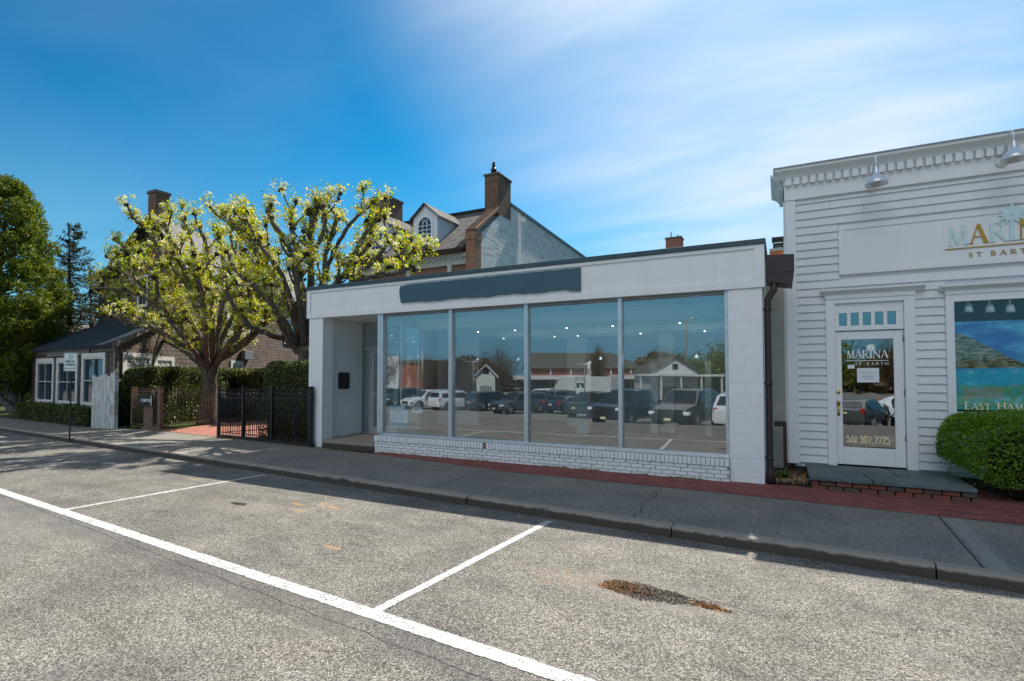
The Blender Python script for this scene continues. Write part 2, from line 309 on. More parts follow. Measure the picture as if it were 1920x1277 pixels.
def m_bark(name, c1, c2, k=1.):
    m = Mat(name, .9, .15); x, y, z = m.xyz(); v = m.comb(m.ma('MULTIPLY', x, 3.), m.ma('MULTIPLY', y, 3.), z)
    n_ = m.noise(7 * k, 6, .7, v, dist=.6); m.col(m.mix(m.rng(m.noise(2.5, 3), .4, .7, 0, .5), m.ramp(n_, [(.36, c1), (.62, c2)]), tuple(a * 1.15 for a in c2))); m.bump(n_, 1., .035); return m.m
BARK = m_bark('pear_bark', (.035, .027, .020), (.17, .14, .11)); BARKD = m_bark('knob_bark', (.022, .014, .01), (.09, .05, .032)); BARKC = m_bark('cedar_bark', (.06, .05, .045), (.24, .21, .19), .7)
def m_leaf(name, cs, trans=.5, rough=.5, vs=1.1, spec=.3):
    """leaves: colour differs leaf by leaf and clump by clump, light shines through"""
    m = Mat(name, rough, spec); g = m.n('ShaderNodeNewGeometry'); v = m.ma('ADD', m.ma('MULTIPLY', g.outputs['Random Per Island'], .62), m.ma('MULTIPLY', m.noise(vs, 2), .42))
    k = len(cs); c = m.ramp(v, [(.12 + .76 * i / (k - 1), cs[i]) for i in range(k)]); m.col(c)
    tr = m.n('ShaderNodeBsdfTranslucent'); m.put(tr.inputs[0], m.mix(1., c, (1., .98, .45), 'MULTIPLY')); mx = m.n('ShaderNodeMixShader'); mx.inputs[0].default_value = trans
    m.t.links.new(m.p.outputs[0], mx.inputs[1]); m.t.links.new(tr.outputs[0], mx.inputs[2]); m.t.links.new(mx.outputs[0], m.t.nodes['Material Output'].inputs[0]); return m.m
LPEAR = m_leaf('pear_leaves', [(.10, .19, .006), (.32, .45, .010), (.68, .68, .015), (.55, .28, .02)], .62)
LBLOS = m_leaf('pear_blossom', [(.78, .72, .62), (.85, .83, .80), (.85, .72, .66)], .6)
LARB = m_leaf('arborvitae_sprays', [(.025, .055, .008), (.09, .16, .014), (.22, .28, .028), (.22, .17, .02)], .42)
LCON = m_leaf('conifer_needles', [(.012, .022, .008), (.03, .045, .012), (.08, .08, .02)], .25)
LHED = m_leaf('hedge_leaves', [(.025, .045, .010), (.07, .11, .018), (.17, .22, .04)], .35, .35, 2., .5)
LBOX = m_leaf('boxwood_leaves', [(.05, .13, .008), (.15, .30, .014), (.34, .50, .03)], .45, .3, 2.5, .6)
LLAU = m_leaf('laurel_leaves', [(.06, .08, .02), (.16, .17, .05), (.34, .32, .12)], .4, .3, 2., .6)
LYOU = m_leaf('young_leaves', [(.16, .34, .01), (.30, .55, .02)], .6); LGRASS = m_leaf('weed_leaves', [(.05, .12, .01), (.12, .22, .02)], .4)
LBRN = m_leaf('bare_twigs', [(.05, .03, .016), (.12, .075, .035), (.17, .12, .04)], .2); LDEAD = m_leaf('dead_leaves', [(.16, .08, .03), (.36, .22, .10), (.5, .42, .3)], .2)
def m_asphalt():
    m = Mat('asphalt', .85, .25); x, y, z = m.xyz(); P = m.comb(x, y)
    wob = m.ma('MULTIPLY', m.ma('SUBTRACT', m.noise(1.6, 4, .6, P), .5), .35)
    v1 = m.n('ShaderNodeSeparateXYZ'); m.put(v1.inputs[0], m.vor(105, P)); v2 = m.n('ShaderNodeSeparateXYZ'); m.put(v2.inputs[0], m.vor(215, P))
    agg = m.ma('ADD', m.ma('MULTIPLY', v1.outputs[0], .6), m.ma('MULTIPLY', v2.outputs[1], .4))
    c = m.ramp(agg, [(.12, (.024, .023, .022)), (.38, (.118, .112, .102)), (.64, (.215, .203, .181)), (.92, (.52, .487, .43))])
    c = m.mix(1., c, m.ramp(m.noise(.7, 5, .6, P), [(.3, (.70, .69, .69)), (.5, (1, 1, 1)), (.70, (1.22, 1.18, 1.11))]), 'MULTIPLY'); c = m.mix(1., c, m.ramp(m.noise(3.1, 5, .7, m.comb(m.ma('MULTIPLY', x, .45), y)), [(.32, (.80, .79, .77)), (.6, (1.1, 1.09, 1.07))]), 'MULTIPLY'); c = m.mix(m.rng(m.noise(1.3, 3, .5, P), .60, .64, 0, .30), c, (.12, .115, .11))
    c = m.mix(m.rng(m.noise(5, 5, .7, P), .58, .72, 0, .4), c, (.09, .088, .085))
    yn = m.ma('ADD', y, wob)
    # darker older strip and the travelled lane outside the painted line
    strip = m.ma('MULTIPLY', m.rng(yn, 2.52, 2.60), m.rng(yn, 2.98, 2.9)); c = m.mix(m.ma('MULTIPLY', strip, m.rng(x, 1, -3, .12, .35)), c, (.085, .083, .08))
    c = m.mix(m.rng(m.ma('ADD', x, m.ma('MULTIPLY', wob, 3.)), -6.6, -7.4, 0, m.rng(y, 3.2, 2.9, 0., .12)), c, (.30, .29, .27))
    def line(a, b, wd, col, k=.8, wb=.25, cc=None):
        """a wandering crack from a to b"""
        (x0, y0), (x1, y1) = a, b; L = math.hypot(x1 - x0, y1 - y0); dx, dy = (x1 - x0) / L, (y1 - y0) / L
        xx = m.ma('SUBTRACT', x, x0); yy = m.ma('SUBTRACT', y, y0); al = m.ma('ADD', m.ma('MULTIPLY', xx, dx), m.ma('MULTIPLY', yy, dy)); ac = m.ma('SUBTRACT', m.ma('MULTIPLY', yy, dx), m.ma('MULTIPLY', xx, dy))
        w_ = m.ma('MULTIPLY', m.ma('SUBTRACT', m.noise(2.5, 5, .65, P), .5), wb); d = m.ma('ABSOLUTE', m.ma('ADD', ac, w_))
        f = m.ma('MULTIPLY', m.rng(d, wd, wd * .3), m.ma('MULTIPLY', m.rng(al, -.05, .05), m.rng(al, L + .05, L - .05))); return m.mix(m.ma('MULTIPLY', f, k), cc, col)
    c = line((-13, 2.9), (3, 2.62), .008, (.02, .02, .02), .85, .12, c); c = line((-8.5, 1.8), (-6.3, 2.6), .007, (.03, .03, .03), .6, .3, c)
    c = line((-6.2, 4.9), (-3.4, 3.6), .009, (.04, .035, .03), .8, .7, c); c = line((-4.6, 5.9), (-2.2, 4.2), .009, (.05, .045, .04), .7, .8, c); c = line((.2, 4.6), (1.9, 5.9), .009, (.04, .04, .04), .7, .6, c); c = line((-11, 5.2), (-7.4, 4.6), .009, (.05, .045, .04), .7, .6, c); c = line((-2.9, 2.4), (-1.2, 4.3), .009, (.05, .045, .04), .7, .6, c)
    c = line((-3.0, 1.4), (2.5, 2.0), .005, (.04, .04, .04), .6, .35, c)
    def spot(cx_, cy_, a, b, lo=1.05, hi=.85, wb=.5):
        dx = m.ma('DIVIDE', m.ma('SUBTRACT', x, cx_), a); dy = m.ma('DIVIDE', m.ma('SUBTRACT', y, cy_), b)
        d = m.ma('SQRT', m.ma('ADD', m.ma('MULTIPLY', dx, dx), m.ma('MULTIPLY', dy, dy))); return m.rng(m.ma('ADD', d, m.ma('MULTIPLY', m.ma('SUBTRACT', m.noise(6, 4, .65, P), .5), wb * 1.6)), lo, hi)
    h1, h2 = toSN(-1.08, 4.56); r1, r2 = toSN(-.52, 4.50)
    hole = spot(h1, h2, .42, .155, 1.02, .88, .9); rust = spot(r1, r2, .19, .06, 1., .5, .9); hcol = m.mix(m.rng(m.vor(60, P, 'Distance'), .3, .55), (.022, .018, .015), m.mix(m.rng(m.ma('ADD', x, m.ma('MULTIPLY', m.noise(25, 3, .7, P), .5)), h1 + .30, h1 - .05), (.085, .075, .066), (.24, .11, .04)))
    pale = spot(h1 - .1, h2 - .02, .9, .36, 1.1, .6, .8); c = m.mix(m.ma('MULTIPLY', pale, .28), c, (.30, .265, .21))
    tan = spot(h1 - .75, h2 - .08, .55, .3, 1., .4); c = m.mix(m.ma('MULTIPLY', tan, m.rng(m.noise(11, 4, .7, P), .5, .66, 0, .8)), c, (.26, .17, .09))
    c = m.mix(m.ma('MULTIPLY', hole, .92), c, hcol); c = m.mix(m.ma('MULTIPLY', rust, m.rng(m.noise(38, 4, .75, P), .44, .53)), c, m.mix(m.rng(m.noise(90, 2, .5, P), .4, .6), (.60, .27, .07), (.08, .035, .02)))
    c = line((r1 - .12, r2 + .16), (r1 + .42, r2 + .06), .009, (.03, .025, .02), .95, .12, c); c = line((r1 + .4, r2 + .06), (r1 + .7, r2 + .22), .006, (.05, .04, .03), .8, .1, c)
    s1, s2 = toSN(-6.98, 4.98); c = m.mix(spot(s1, s2, .17, .06), c, (.035, .028, .022)); c = m.mix(m.ma('MULTIPLY', spot(s1 + .1, s2 - .05, .9, .3, 1.1, .5), .25), c, (.33, .28, .22))
    for ox, oy, a, b in ((-4.6, 4.9, .5, .16), (-7.4, 4.2, .4, .14), (.6, 5.0, .45, .18), (-10.5, 4.6, .5, .2), (-.2, 3.6, .3, .1), (1.6, 4.2, .35, .14)):
        q1, q2 = toSN(ox, oy); c = m.mix(m.ma('MULTIPLY', spot(q1, q2, a, b, 1.2, .2, .9), m.rng(m.noise(8, 4, .7, P), .35, .6, .1, .5)), c, (.045, .043, .04))
    for ox, oy, a, b in ((-5.95, 5.12, .22, .035), (-5.62, 5.45, .17, .05), (-6.2, 5.36, .2, .04), (-5.9, 5.55, .09, .06), (-9.3, 5.78, .24, .04), (-8.6, 5.95, .16, .07), (-4.35, 4.2, .2, .03)):
        q1, q2 = toSN(ox, oy); c = m.mix(m.ma('MULTIPLY', spot(q1, q2, a, b, 1.1, .6, .8), m.rng(m.noise(20, 4, .7, P), .36, .55, 0, .75)), c, (.50, .28, .10))
    m.col(c); m.bump(m.ma('ADD', agg, m.ma('MULTIPLY', hole, -1.5)), .55, .012); return m.m
ASPH = m_asphalt()
def m_conc():
    m = Mat('concrete_pavement', .85, .25); x, y, z = m.xyz(); P = m.comb(x, y)
    v1 = m.n('ShaderNodeSeparateXYZ'); m.put(v1.inputs[0], m.vor(110, P))
    c = m.mix(m.rng(v1.outputs[0], .1, .9), (.13, .124, .112), (.31, .292, .255)); c = m.mix(1., c, m.ramp(m.noise(1.1, 5, .6, P), [(.3, (.78, .78, .79)), (.7, (1.12, 1.1, 1.06))]), 'MULTIPLY')
    c = m.mix(m.rng(m.noise(7, 4, .7, P), .68, .71, 0, .75), c, (.05, .045, .04))
    wb = m.ma('MULTIPLY', m.ma('SUBTRACT', m.noise(5, 4, .6, P), .5), .02)
    hgt = 0.
    for s0, wd, k in ((-5.38, .010, 1.), (-.55, .004, .6), (-8.9, .008, .9), (-11.8, .008, .9), (-14.6, .008, .9), (-17.3, .008, .9), (-20.2, .008, .9), (3.2, .01, 1.)):
        l = m.rng(m.ma('ABSOLUTE', m.ma('ADD', m.ma('SUBTRACT', x, s0), wb)), wd, wd * .4); c = m.mix(m.ma('MULTIPLY', l, k), c, (.035, .033, .03)); hgt = m.ma('ADD', hgt, l)
    w2 = m.ma('MULTIPLY', m.ma('SUBTRACT', m.noise(2.2, 5, .65, P), .5), .35)
    def diag(x0, y0, k, wd, kk, wv): 
        return m.ma('MULTIPLY', m.rng(m.ma('ABSOLUTE', m.ma('ADD', m.ma('SUBTRACT', m.ma('SUBTRACT', x, x0), m.ma('MULTIPLY', m.ma('SUBTRACT', y, y0), k)), wv)), wd, wd * .3), kk)
    l = diag(-2.2, 7.3, -.08, .009, 1., w2); c = m.mix(l, c, (.02, .02, .02)); hgt = m.ma('ADD', hgt, l)
    d2 = diag(1.11, 7.4, -.02, .016, .9, wb); c = m.mix(d2, c, (.03, .03, .03)); hgt = m.ma('ADD', hgt, d2)
    c = m.mix(m.ma('MULTIPLY', diag(1.24, 7.4, -.02, .12, .5, wb), m.noise(14, 4, .7, P)), c, (.45, .44, .4))
    m.col(c); m.bump(m.ma('SUBTRACT', v1.outputs[0], m.ma('MULTIPLY', hgt, 3.)), .35, .006); return m.m
CONC = m_conc()
def m_kerb():
    m = Mat('kerb_concrete', .85, .25); x, y, z = m.xyz(); n_ = m.noise(9, 5, .6); c = m.ramp(m.noise(90, 3, .7), [(.3, (.20, .175, .145)), (.7, (.40, .355, .29))])
    c = m.mix(m.rng(m.ma('ADD', m.ma('MULTIPLY', z, -13.), m.ma('MULTIPLY', n_, .8)), -1.02, -.62, 0, .9), c, (.055, .044, .035)); m.col(c); m.bump(m.ma('ADD', m.noise(30, 5, .7), m.ma('MULTIPLY', m.noise(3, 4, .7), 2.)), .5, .012); return m.m
KERB = m_kerb()
def m_line():
    m = Mat('road_paint', .6, .35); x, y, z = m.xyz(); P = m.comb(x, y); v1 = m.n('ShaderNodeSeparateXYZ'); m.put(v1.inputs[0], m.vor(90, P))
    w = m.ma('ADD', m.ma('MULTIPLY', v1.outputs[0], .45), m.noise(5, 6, .78, P)); c = m.mix(m.rng(w, .93, .74), (.20, .19, .175), (.66, .655, .63))
    c = m.mix(m.rng(m.noise(1.7, 5, .7, P), .45, .68, 0, .55), c, (.42, .405, .375)); m.col(c); m.bump(v1.outputs[0], .35, .008); return m.m
LINE = m_line()
def m_ground():
    m = Mat('garden_soil_and_grass', .95, .1); c = m.mix(m.rng(m.noise(.8, 5, .6), .4, .6), (.06, .045, .03), (.05, .08, .02)); m.col(c); m.bump(m.noise(20, 4), .6, .03); return m.m
GROUND = m_ground()
rnd = random.Random(7)
# ================================================================ GROUND, ROAD, PAVEMENT
prof = [(6.12, 0), (-1, 0), (-3, -.10), (-7, -.58), (-12, -.85), (-17, -1.12), (-22, -1.25), (-45, -1.6), (-200, -1.7)]
def lotz(n):
    for (a, za), (b, zb) in zip(prof, prof[1:]):
        if n <= a and n >= b: return za + (zb - za) * (a - n) / (a - b)
    return -1.7
b = MB(); xs = [-220, 220]
for i in range(len(prof) - 1):
    (a, za), (c, zc) = prof[i], prof[i + 1]; b.add([(-220, c, zc), (220, c, zc), (220, a, za), (-220, a, za)], [(0, 1, 2, 3)])
struct(b.build('road', ASPH), SANG)
b = MB(); b.add([(-900, -900, -1.75), (900, -900, -1.75), (900, 900, -1.75), (-900, 900, -1.75)], [(0, 1, 2, 3)]); struct(b.build('far_ground', GROUND))
b = MB(); b.box(-300, 6.28, -1.7, 300, 700, .10); struct(b.build('ground', GROUND), SANG)
b = MB()
b.add([(-60, 6.27, .12), (30, 6.27, .12), (30, 8.42, .12), (2.4, 8.30, .12), (-1.5, 8.25, .12), (-5, 8.06, .12), (-8.6, 8.34, .12), (-20.8, 8.36, .12), (-21.0, 7.8, .12), (-60, 7.8, .12),
       (-60, 6.27, -.2), (30, 6.27, -.2)], [(0, 1, 2, 3, 4, 5, 6, 7, 8, 9), (0, 10, 11, 1)]); struct(b.build('pavement', CONC), SANG)
# kerb: long stones with joints, worn rounded arris
b = MB(); krg = random.Random(3); js = [-42, -38.2, -34.4, -30.5, -26.8, -23, -19.2, -15.6, -12.04, -9.3, -6.70, -5.64, -4.49, -1.60, .78, 1.98, 4.6, 8, 12, 16, 20, 25]
for a, c in zip(js, js[1:]):
    n = max(3, int((c - a) / .12)); o = krg.uniform(-.012, .012); q = []
    for i in range(n + 1):
        s_ = a + .007 + (c - a - .014) * i / n; e = .006 if i in (0, n) else 0; ch = krg.uniform(0, .008) + (krg.uniform(.01, .05) if krg.random() < .05 and s_ < -2 else 0)
        q += [(s_, 6.105 + o + ch * .3 + e, -.05), (s_, 6.112 + o + ch + e, .085 - ch * .5), (s_, 6.125 + o + ch + e, .113 - ch), (s_, 6.15 + o + e, .123 - ch * .4 - e), (s_, 6.272, .124 - e), (s_, 6.272, -.05)]
    f = [(i * 6 + j, i * 6 + j + 1, (i + 1) * 6 + j + 1, (i + 1) * 6 + j) for i in range(n) for j in range(5)] + [(0, 1, 2, 3, 4, 5), (n * 6 + 5, n * 6 + 4, n * 6 + 3, n * 6 + 2, n * 6 + 1, n * 6)]
    b.add(q, f)
struct(b.build('kerb', KERB), SANG)
# painted bay markings
def rag(b, a, c, n0, n1, vert=False, st=.03, am=.005, zf=0.004):
    k = int(abs(c - a) / st); vs = []
    for i in range(k + 1):
        t = a + (c - a) * i / k; e0, e1 = rnd.uniform(-am, am), rnd.uniform(-am, am)
        vs += [(n0 + e0, t, zf), (n1 + e1, t, zf)] if vert else [(t, n0 + e0, zf), (t, n1 + e1, zf)]
    b.add(vs, [((2 * i, 2 * i + 1, 2 * i + 3, 2 * i + 2) if vert else (2 * i, 2 * i + 2, 2 * i + 3, 2 * i + 1)) for i in range(k)])
b = MB(); rag(b, -60, 16, 2.895, 3.03)
struct(b.build('bay_line', LINE), SANG)
b = MB()
for s_ in (-15.02, -9.05, -3.09, 2.9): rag(b, 3.03, 6.0 if s_ < 0 else 5.9, s_ - .045, s_ + .045, True)
struct(b.build('bay_divider', LINE), SANG)
# lot stripes behind the photographer
b = MB()
for k in range(17):
    s_ = -46 + k * 3.0
    for i in range(8):
        n0, n1 = -3.2 - 4.8 * i / 8 - .0, -3.2 - 4.8 * (i + 1) / 8; b.add([(s_, n0, lotz(n0) + .006), (s_ + .1, n0, lotz(n0) + .006), (s_ + .1, n1, lotz(n1) + .006), (s_, n1, lotz(n1) + .006)], [(0, 3, 2, 1)])
struct(b.build('lot_marking', LINE), SANG)
# brick strip beside the shops
b = MB(); e = [(-8.75, 8.32), (-5, 8.06), (-1.5, 8.25), (2.4, 8.30), (6, 8.3), (6, 10.6), (-.4, 10.4), (-8.9, 9.2)]
b.add([(x, y, .124) for x, y in e], [tuple(range(8))]); struct(b.build('brick_pavement', BRICKP), SANG)
b = MB(); e = [(-18.3, 8.34), (-14.4, 8.36), (-11.3, 8.4), (-11.6, 12.5), (-16.5, 14.5), (-19.0, 13.0)]
b.add([(x, y, .126) for x, y in e], [tuple(range(6))]); struct(b.build('brick_path', BRICKPATH), SANG)
# ================================================================ WHITE SHOP (long low building with shop windows)
Y0 = 9.3
shop = thing('white_shop', 'low flat roofed white shop with four large panes over a painted brick base', 'shop', (-5.3, Y0, .12))
XL, XR = -10.53, -.22
b = MB(); b.box(XL, Y0, 3.265, XR, Y0 + .16, 3.965)
for z0, z1, p in ((3.265, 3.39, .03), (3.90, 3.965, .03)): b.box(XL, Y0 - p, z0, XR, Y0 - .0005, z1)
for a, c in ((XL, XL + .12), (XR - .16, XR)): b.box(a, Y0 - .0295, 3.3905, c, Y0 - .0005, 3.8995)
b.build('fascia', WHITE, shop, bevel=.006)
b = MB(); b.box(XL - .02, Y0 - .06, 3.965, XR + .02, 17.2, 4.05); b.build('roof_edge', CAPM, shop, bevel=.008)
b = MB(); b.box(XL + .1, Y0 + .16, 3.27, XR - .02, 17, 3.96); b.build('roof_slab', WHITE, shop)
# pillars and side walls
b = MB(); b.box(-.775, Y0 + .004, .05, -.262, Y0 + .45, 3.264); b.box(-.45, Y0 + .45, .05, -.262, 17, 3.269); b.build('pillar', BLOCK, shop, bevel=.008)
b = MB(); b.box(-10.47, Y0 + .004, .05, -10.0, Y0 + .36, 3.264); b.box(-10.47, Y0 + .36, .05, -10.27, 10.9, 3.269); b.build('pillar', BLOCK, shop, bevel=.008)
b = MB(); b.prism([(-10.27, 9.66, .28), (-10.06, 9.66, .28), (-10.16, 10.85, .28), (-10.27, 10.85, .28)], (0, 0, 2.985)); b.build('porch_wall', BLOCK, shop)
b = MB(); b.box(-10.47, 10.9, .05, -10.27, 17, 3.269); b.box(-10.47, 17, .05, -.262, 17.2, 3.969); b.build('rear_wall', INW, shop)
b = MB(); b.box(-10.0, Y0 + .02, .05, -8.27, 10.95, .285); b.build('porch_step', KERB, shop, bevel=.015)
b = MB(); b.box(-10.27, 10.95, .05, -8.27, 17, .29); b.box(-8.27, 9.44, .05, -.775, 17, .29); b.build('interior_floor', INF, shop)
b = MB(); b.box(-8.1, 16.7, .3, -.46, 16.8, 3.26)
for yy in (10.7, 12.0, 13.4, 14.9): b.box(-8.2, yy, 3.0, -.46, yy + .28, 3.262)
b.box(-5.9, 15.2, .3, -5.3, 16.7, 3.0); b.box(-3.0, 14.6, .3, -2.6, 15.0, 3.0); b.box(-9.9, 14, .3, -8.4, 14.1, 3.26); b.build('interior_wall', INW, shop)
b = MB()
for x0, x1, yy_ in ((-4.85, -4.55, 13.2), (-3.15, -2.95, 14.2), (-1.75, -1.6, 14.2)): b = MB(); b.box(x0, yy_, .3, x1, yy_ + .25, 2.2); b.build('interior_partition', INW, shop)
# windows: aluminium mullions, sill and head
mull = [(-8.29, -8.13), (-6.325, -6.24), (-4.535, -4.45), (-2.64, -2.565), (-.83, -.775)]
YF = 9.36
for a, c in mull:
    b = MB(); b.box(a, YF - .02, .545, c, YF + .10, 3.262); b.box((a + c) / 2 - .012, YF - .028, .55, (a + c) / 2 + .012, YF - .0205, 3.25); b.build('mullion', ALU, shop, bevel=.004)
b = MB(); b.box(-8.13, YF - .05, .50, -.775, YF + .08, .545); b.box(-8.14, YF - .075, .485, -.775, YF - .0505, .52); b.build('sill', ALU, shop, bevel=.004)
b = MB(); b.box(-8.13, YF + .0, 3.205, -.83, YF + .09, 3.263); b.build('window_head', ALUD, shop)
for i in range(4):
    x0 = mull[i][1]; x1 = mull[i + 1][0]; b = MB(); b.box(x0 - .01, YF + .05, .5455, x1 + .01, YF + .06, 3.2045); g = b.build('window_pane', GLASS, shop)
    tl = (rnd.uniform(-.002, .002), rnd.uniform(-.002, .002))
# painted brick base: real courses
b = MB(); x0, x1, yb = -8.26, -.775, 9.235
b2 = MB(); b2.box(x0 + .01, yb + .014, .06, x1, YF + .06, .495); b2.build('mortar_bed', MORTAR, shop)
n = int((x1 - x0) / .073)
for i in range(n):
    a = x0 + (x1 - x0) * i / n
    if i in (39,): continue
    j = rnd.uniform(-.004, .004); b.box(a + .005, yb - .026 + j, .368 + rnd.uniform(-.003, .003), a + (x1 - x0) / n - .005, yb + .05, .484 + rnd.uniform(-.004, .004))
for r in range(4):
    z0 = .098 + r * .067; a = x0 - (.1 if r % 2 else 0)
    while a < x1 - .02:
        c = min(a + .205, x1); aa = max(a, x0)
        if c - aa > .03: j = rnd.uniform(-.005, .004); b.box(aa + .004, yb + j, z0 + .005, c - .005, yb + .06, z0 + .062)
        a += .21
b.build('brick_base', WBRICK, shop, bevel=.007)
b = MB(); a = x0 + (x1 - x0) * 39 / n; b.box(a + .004, yb - .005, .37, a + .069, yb + .05, .484); b.build('bare_brick', BRICKR, shop, bevel=.005)
# porch: glass return wall, door wall with transom, sidelight and door
b = MB(); yd = 10.9
b.box(-10.4, yd - .03, 3.17, -8.2, yd + .07, 3.262); b.box(-10.4, yd - .03, 2.55, -8.2, yd + .07, 2.61); b.box(-10.4, yd - .03, .286, -8.2, yd + .07, .33)
for a in (-10.40, -8.26): b.box(a, yd - .0305, .3305, a + .06, yd + .0705, 3.1695)
b.box(-9.93, yd - .031, .331, -9.88, yd + .071, 2.549); b.box(-9.0, yd - .031, .331, -8.95, yd + .071, 2.549); b.build('porch_frame', ALU, shop, bevel=.004)
b = MB()
for a, c in ((-10.34, -9.93), (-8.95, -8.26)): b.box(a, yd + .01, .331, c, yd + .02, 2.549)
b.box(-10.34, yd + .01, 2.611, -8.26, yd + .02, 3.169); b.build('porch_glass', GLASS, shop)
dr = MB(); dr.box(-9.875, yd - .02, .335, -9.79, yd + .03, 2.545); dr.box(-9.09, yd - .02, .335, -9.005, yd + .03, 2.545); dr.box(-9.7895, yd - .02, .335, -9.0905, yd + .03, .47); dr.box(-9.7895, yd - .02, 2.43, -9.0905, yd + .03, 2.545); dr = dr.build('shop_door', ALU, shop, bevel=.004)
b = MB(); b.box(-9.7895, yd + .0, .4705, -9.0905, yd + .01, 2.4295); b.build('door_pane', GLASS, dr)
b = MB(); b.box(-9.78, yd - .055, 1.34, -9.10, yd - .03, 1.375); b.box(-9.77, yd - .0305, 1.345, -9.74, yd - .0205, 1.37); b.build('push_bar', ALU, dr)
b = MB(); b.box(-8.27, 9.46, .29, -8.23, 10.86, .50); b.box(-8.27, 9.46, 3.18, -8.23, 10.86, 3.262)
for a in (9.4605, 10.14, 10.80): b.box(-8.275, a, .5005, -8.225, a + .06, 3.1795)
b.build('return_frame', ALU, shop, bevel=.003)
b = MB(); b.box(-8.255, 9.52, .5005, -8.247, 10.80, 3.1795); b.build('return_glass', GLASS, shop)
# sign board, mailbox, papers, spotlights
b = MB(); o_ = []; x0, x1, z0, z1 = -7.56, -3.325, 3.455, 3.865; n = 40
top = [(x0 + (x1 - x0) * i / n, z1 + .004 * math.sin(i * 1.9) - (.018 if i < 2 else 0)) for i in range(n + 1)]; bot = [(x0 + .02 * (i == 0) + (x1 - x0) * i / n, z0 + .012 * math.sin(i * .55) + .006 * math.sin(i * 1.7) - .035 * (i / n > .93) + .012) for i in range(n, -1, -1)]
b.prism([(x, Y0 - .052, z) for x, z in top + bot + [(x0 - .02, z0 + .15), (x0 - .03, z0 + .28)]], (0, .0515, 0))
tag(b.build('sign_board', SIGNM, loc=(-5.4, Y0, 3.65)), 'blank long blue grey signboard on the white fascia over the shop panes', 'signboard')
b = MB(); b.box(-10.125, 9.90, 1.50, -10.02, 10.27, 1.93); tag(b.build('mail_box', BLACK, loc=(-10.1, 10.1, 1.7), bevel=.04), 'dark square box on the white porch wall left of the shop door', 'letterbox')
def plate(x, y, z, w, h, m, name, parent, t=.004): bb = MB(); bb.box(x, y, z, x + w, y + t, z + h); return bb.build(name, m, parent)
BLUEP = solid('poster_blue', (.09, .34, .52), .5); BLUEL = solid('poster_light_blue', (.62, .80, .88), .5); PRINT = solid('print_grey', (.28, .36, .42), .6)
po = thing('window_poster', 'blue and white notice with printed lines in the lower left of the leftmost shop pane', 'poster', (-7.7, YF + .07, .62))
plate(-7.98, YF + .065, .66, .50, .52, BLUEL, 'sheet', po); plate(-7.98, YF + .0645 - .002, 1.06, .50, .12, BLUEP, 'header', po, .002); plate(-7.98, YF + .0625, .665, .50, .12, BLUEP, 'footer', po, .002)
b = MB()
for i, (w, z) in enumerate(((.30, 1.02), (.40, .965), (.36, .93), (.42, .895), (.38, .86), (.3, .825))): b.box(-7.73 - w / 2, YF + .0625, z, -7.73 + w / 2, YF + .0645, z + (.022 if i == 0 else .009))
b.build('printed_lines', PRINT, po)
po = thing('window_notice', 'small white notice right of the blue poster behind the leftmost shop pane', 'notice', (-7.2, YF + .07, 1.04)); plate(-7.36, YF + .065, 1.02, .29, .12, PAPER, 'sheet', po); plate(-7.31, YF + .0625, 1.075, .19, .014, PRINT, 'printed_lines', po, .002)
LAMPM = Mat('spot_glow'); LAMPM.p.inputs['Emission Color'].default_value = (1, .95, .85, 1); LAMPM.p.inputs['Emission Strength'].default_value = 2; LAMPM = LAMPM.m
b0 = None; k = 0
for ix, yy in enumerate((11.5, 13.9)):
    for x in (-6.85, -5.8, -4.45, -3.35, -1.9) if ix == 0 else (-7.4, -5.75, -5.05, -3.3, -1.7, -.95):
        k = k + 1 if x > -7.3 else 1
        if ix == 0 and x < -6.8: k = 1
        s = thing('spotlight', ('first', 'second', 'third', 'fourth', 'fifth', 'sixth')[k - 1] + ' lit spotlight from the left on the ' + ('nearer' if ix == 0 else 'farther') + ' shop ceiling rail', 'spotlight', (x, yy, 3.0), 'spotlights on the shop ceiling, ' + ('front rail' if ix == 0 else 'back rail'))
        bb = MB(); bb.cyl((x, yy, 3.04), .012, .20, 6); bb.tube([(x, yy, 3.08), (x, yy - .05, 2.96)], [.03, .048], 10); bb.build('housing', INW, s)
        bb = MB(); bb.tube([(x, yy - .052, 2.957), (x, yy - .055, 2.951)], [.024, .024], 10); bb.build('lens', LAMPM, s)
for x in (-6.6, -4.2, -1.8):
    L0 = bpy.data.objects.new('ceiling_spot_light', bpy.data.lights.new('ceiling_spot_light', 'POINT')); COL.objects.link(L0); L0.location = (x, 13.2, 2.3); L0.data.energy = 2.5; L0.data.color = (1, .96, .9); L0.data.shadow_soft_size = .05
for yy in (11.5, 13.9):
    b = MB(); b.box(-8.1, yy - .02, 3.20, -.6, yy + .02, 3.24); tag(b.build('light_rail', INW, loc=(-4, yy, 3.2)), 'white ceiling light rail nearer the shop panes' if yy < 12 else 'white ceiling light rail farther back in the shop', 'light rail')
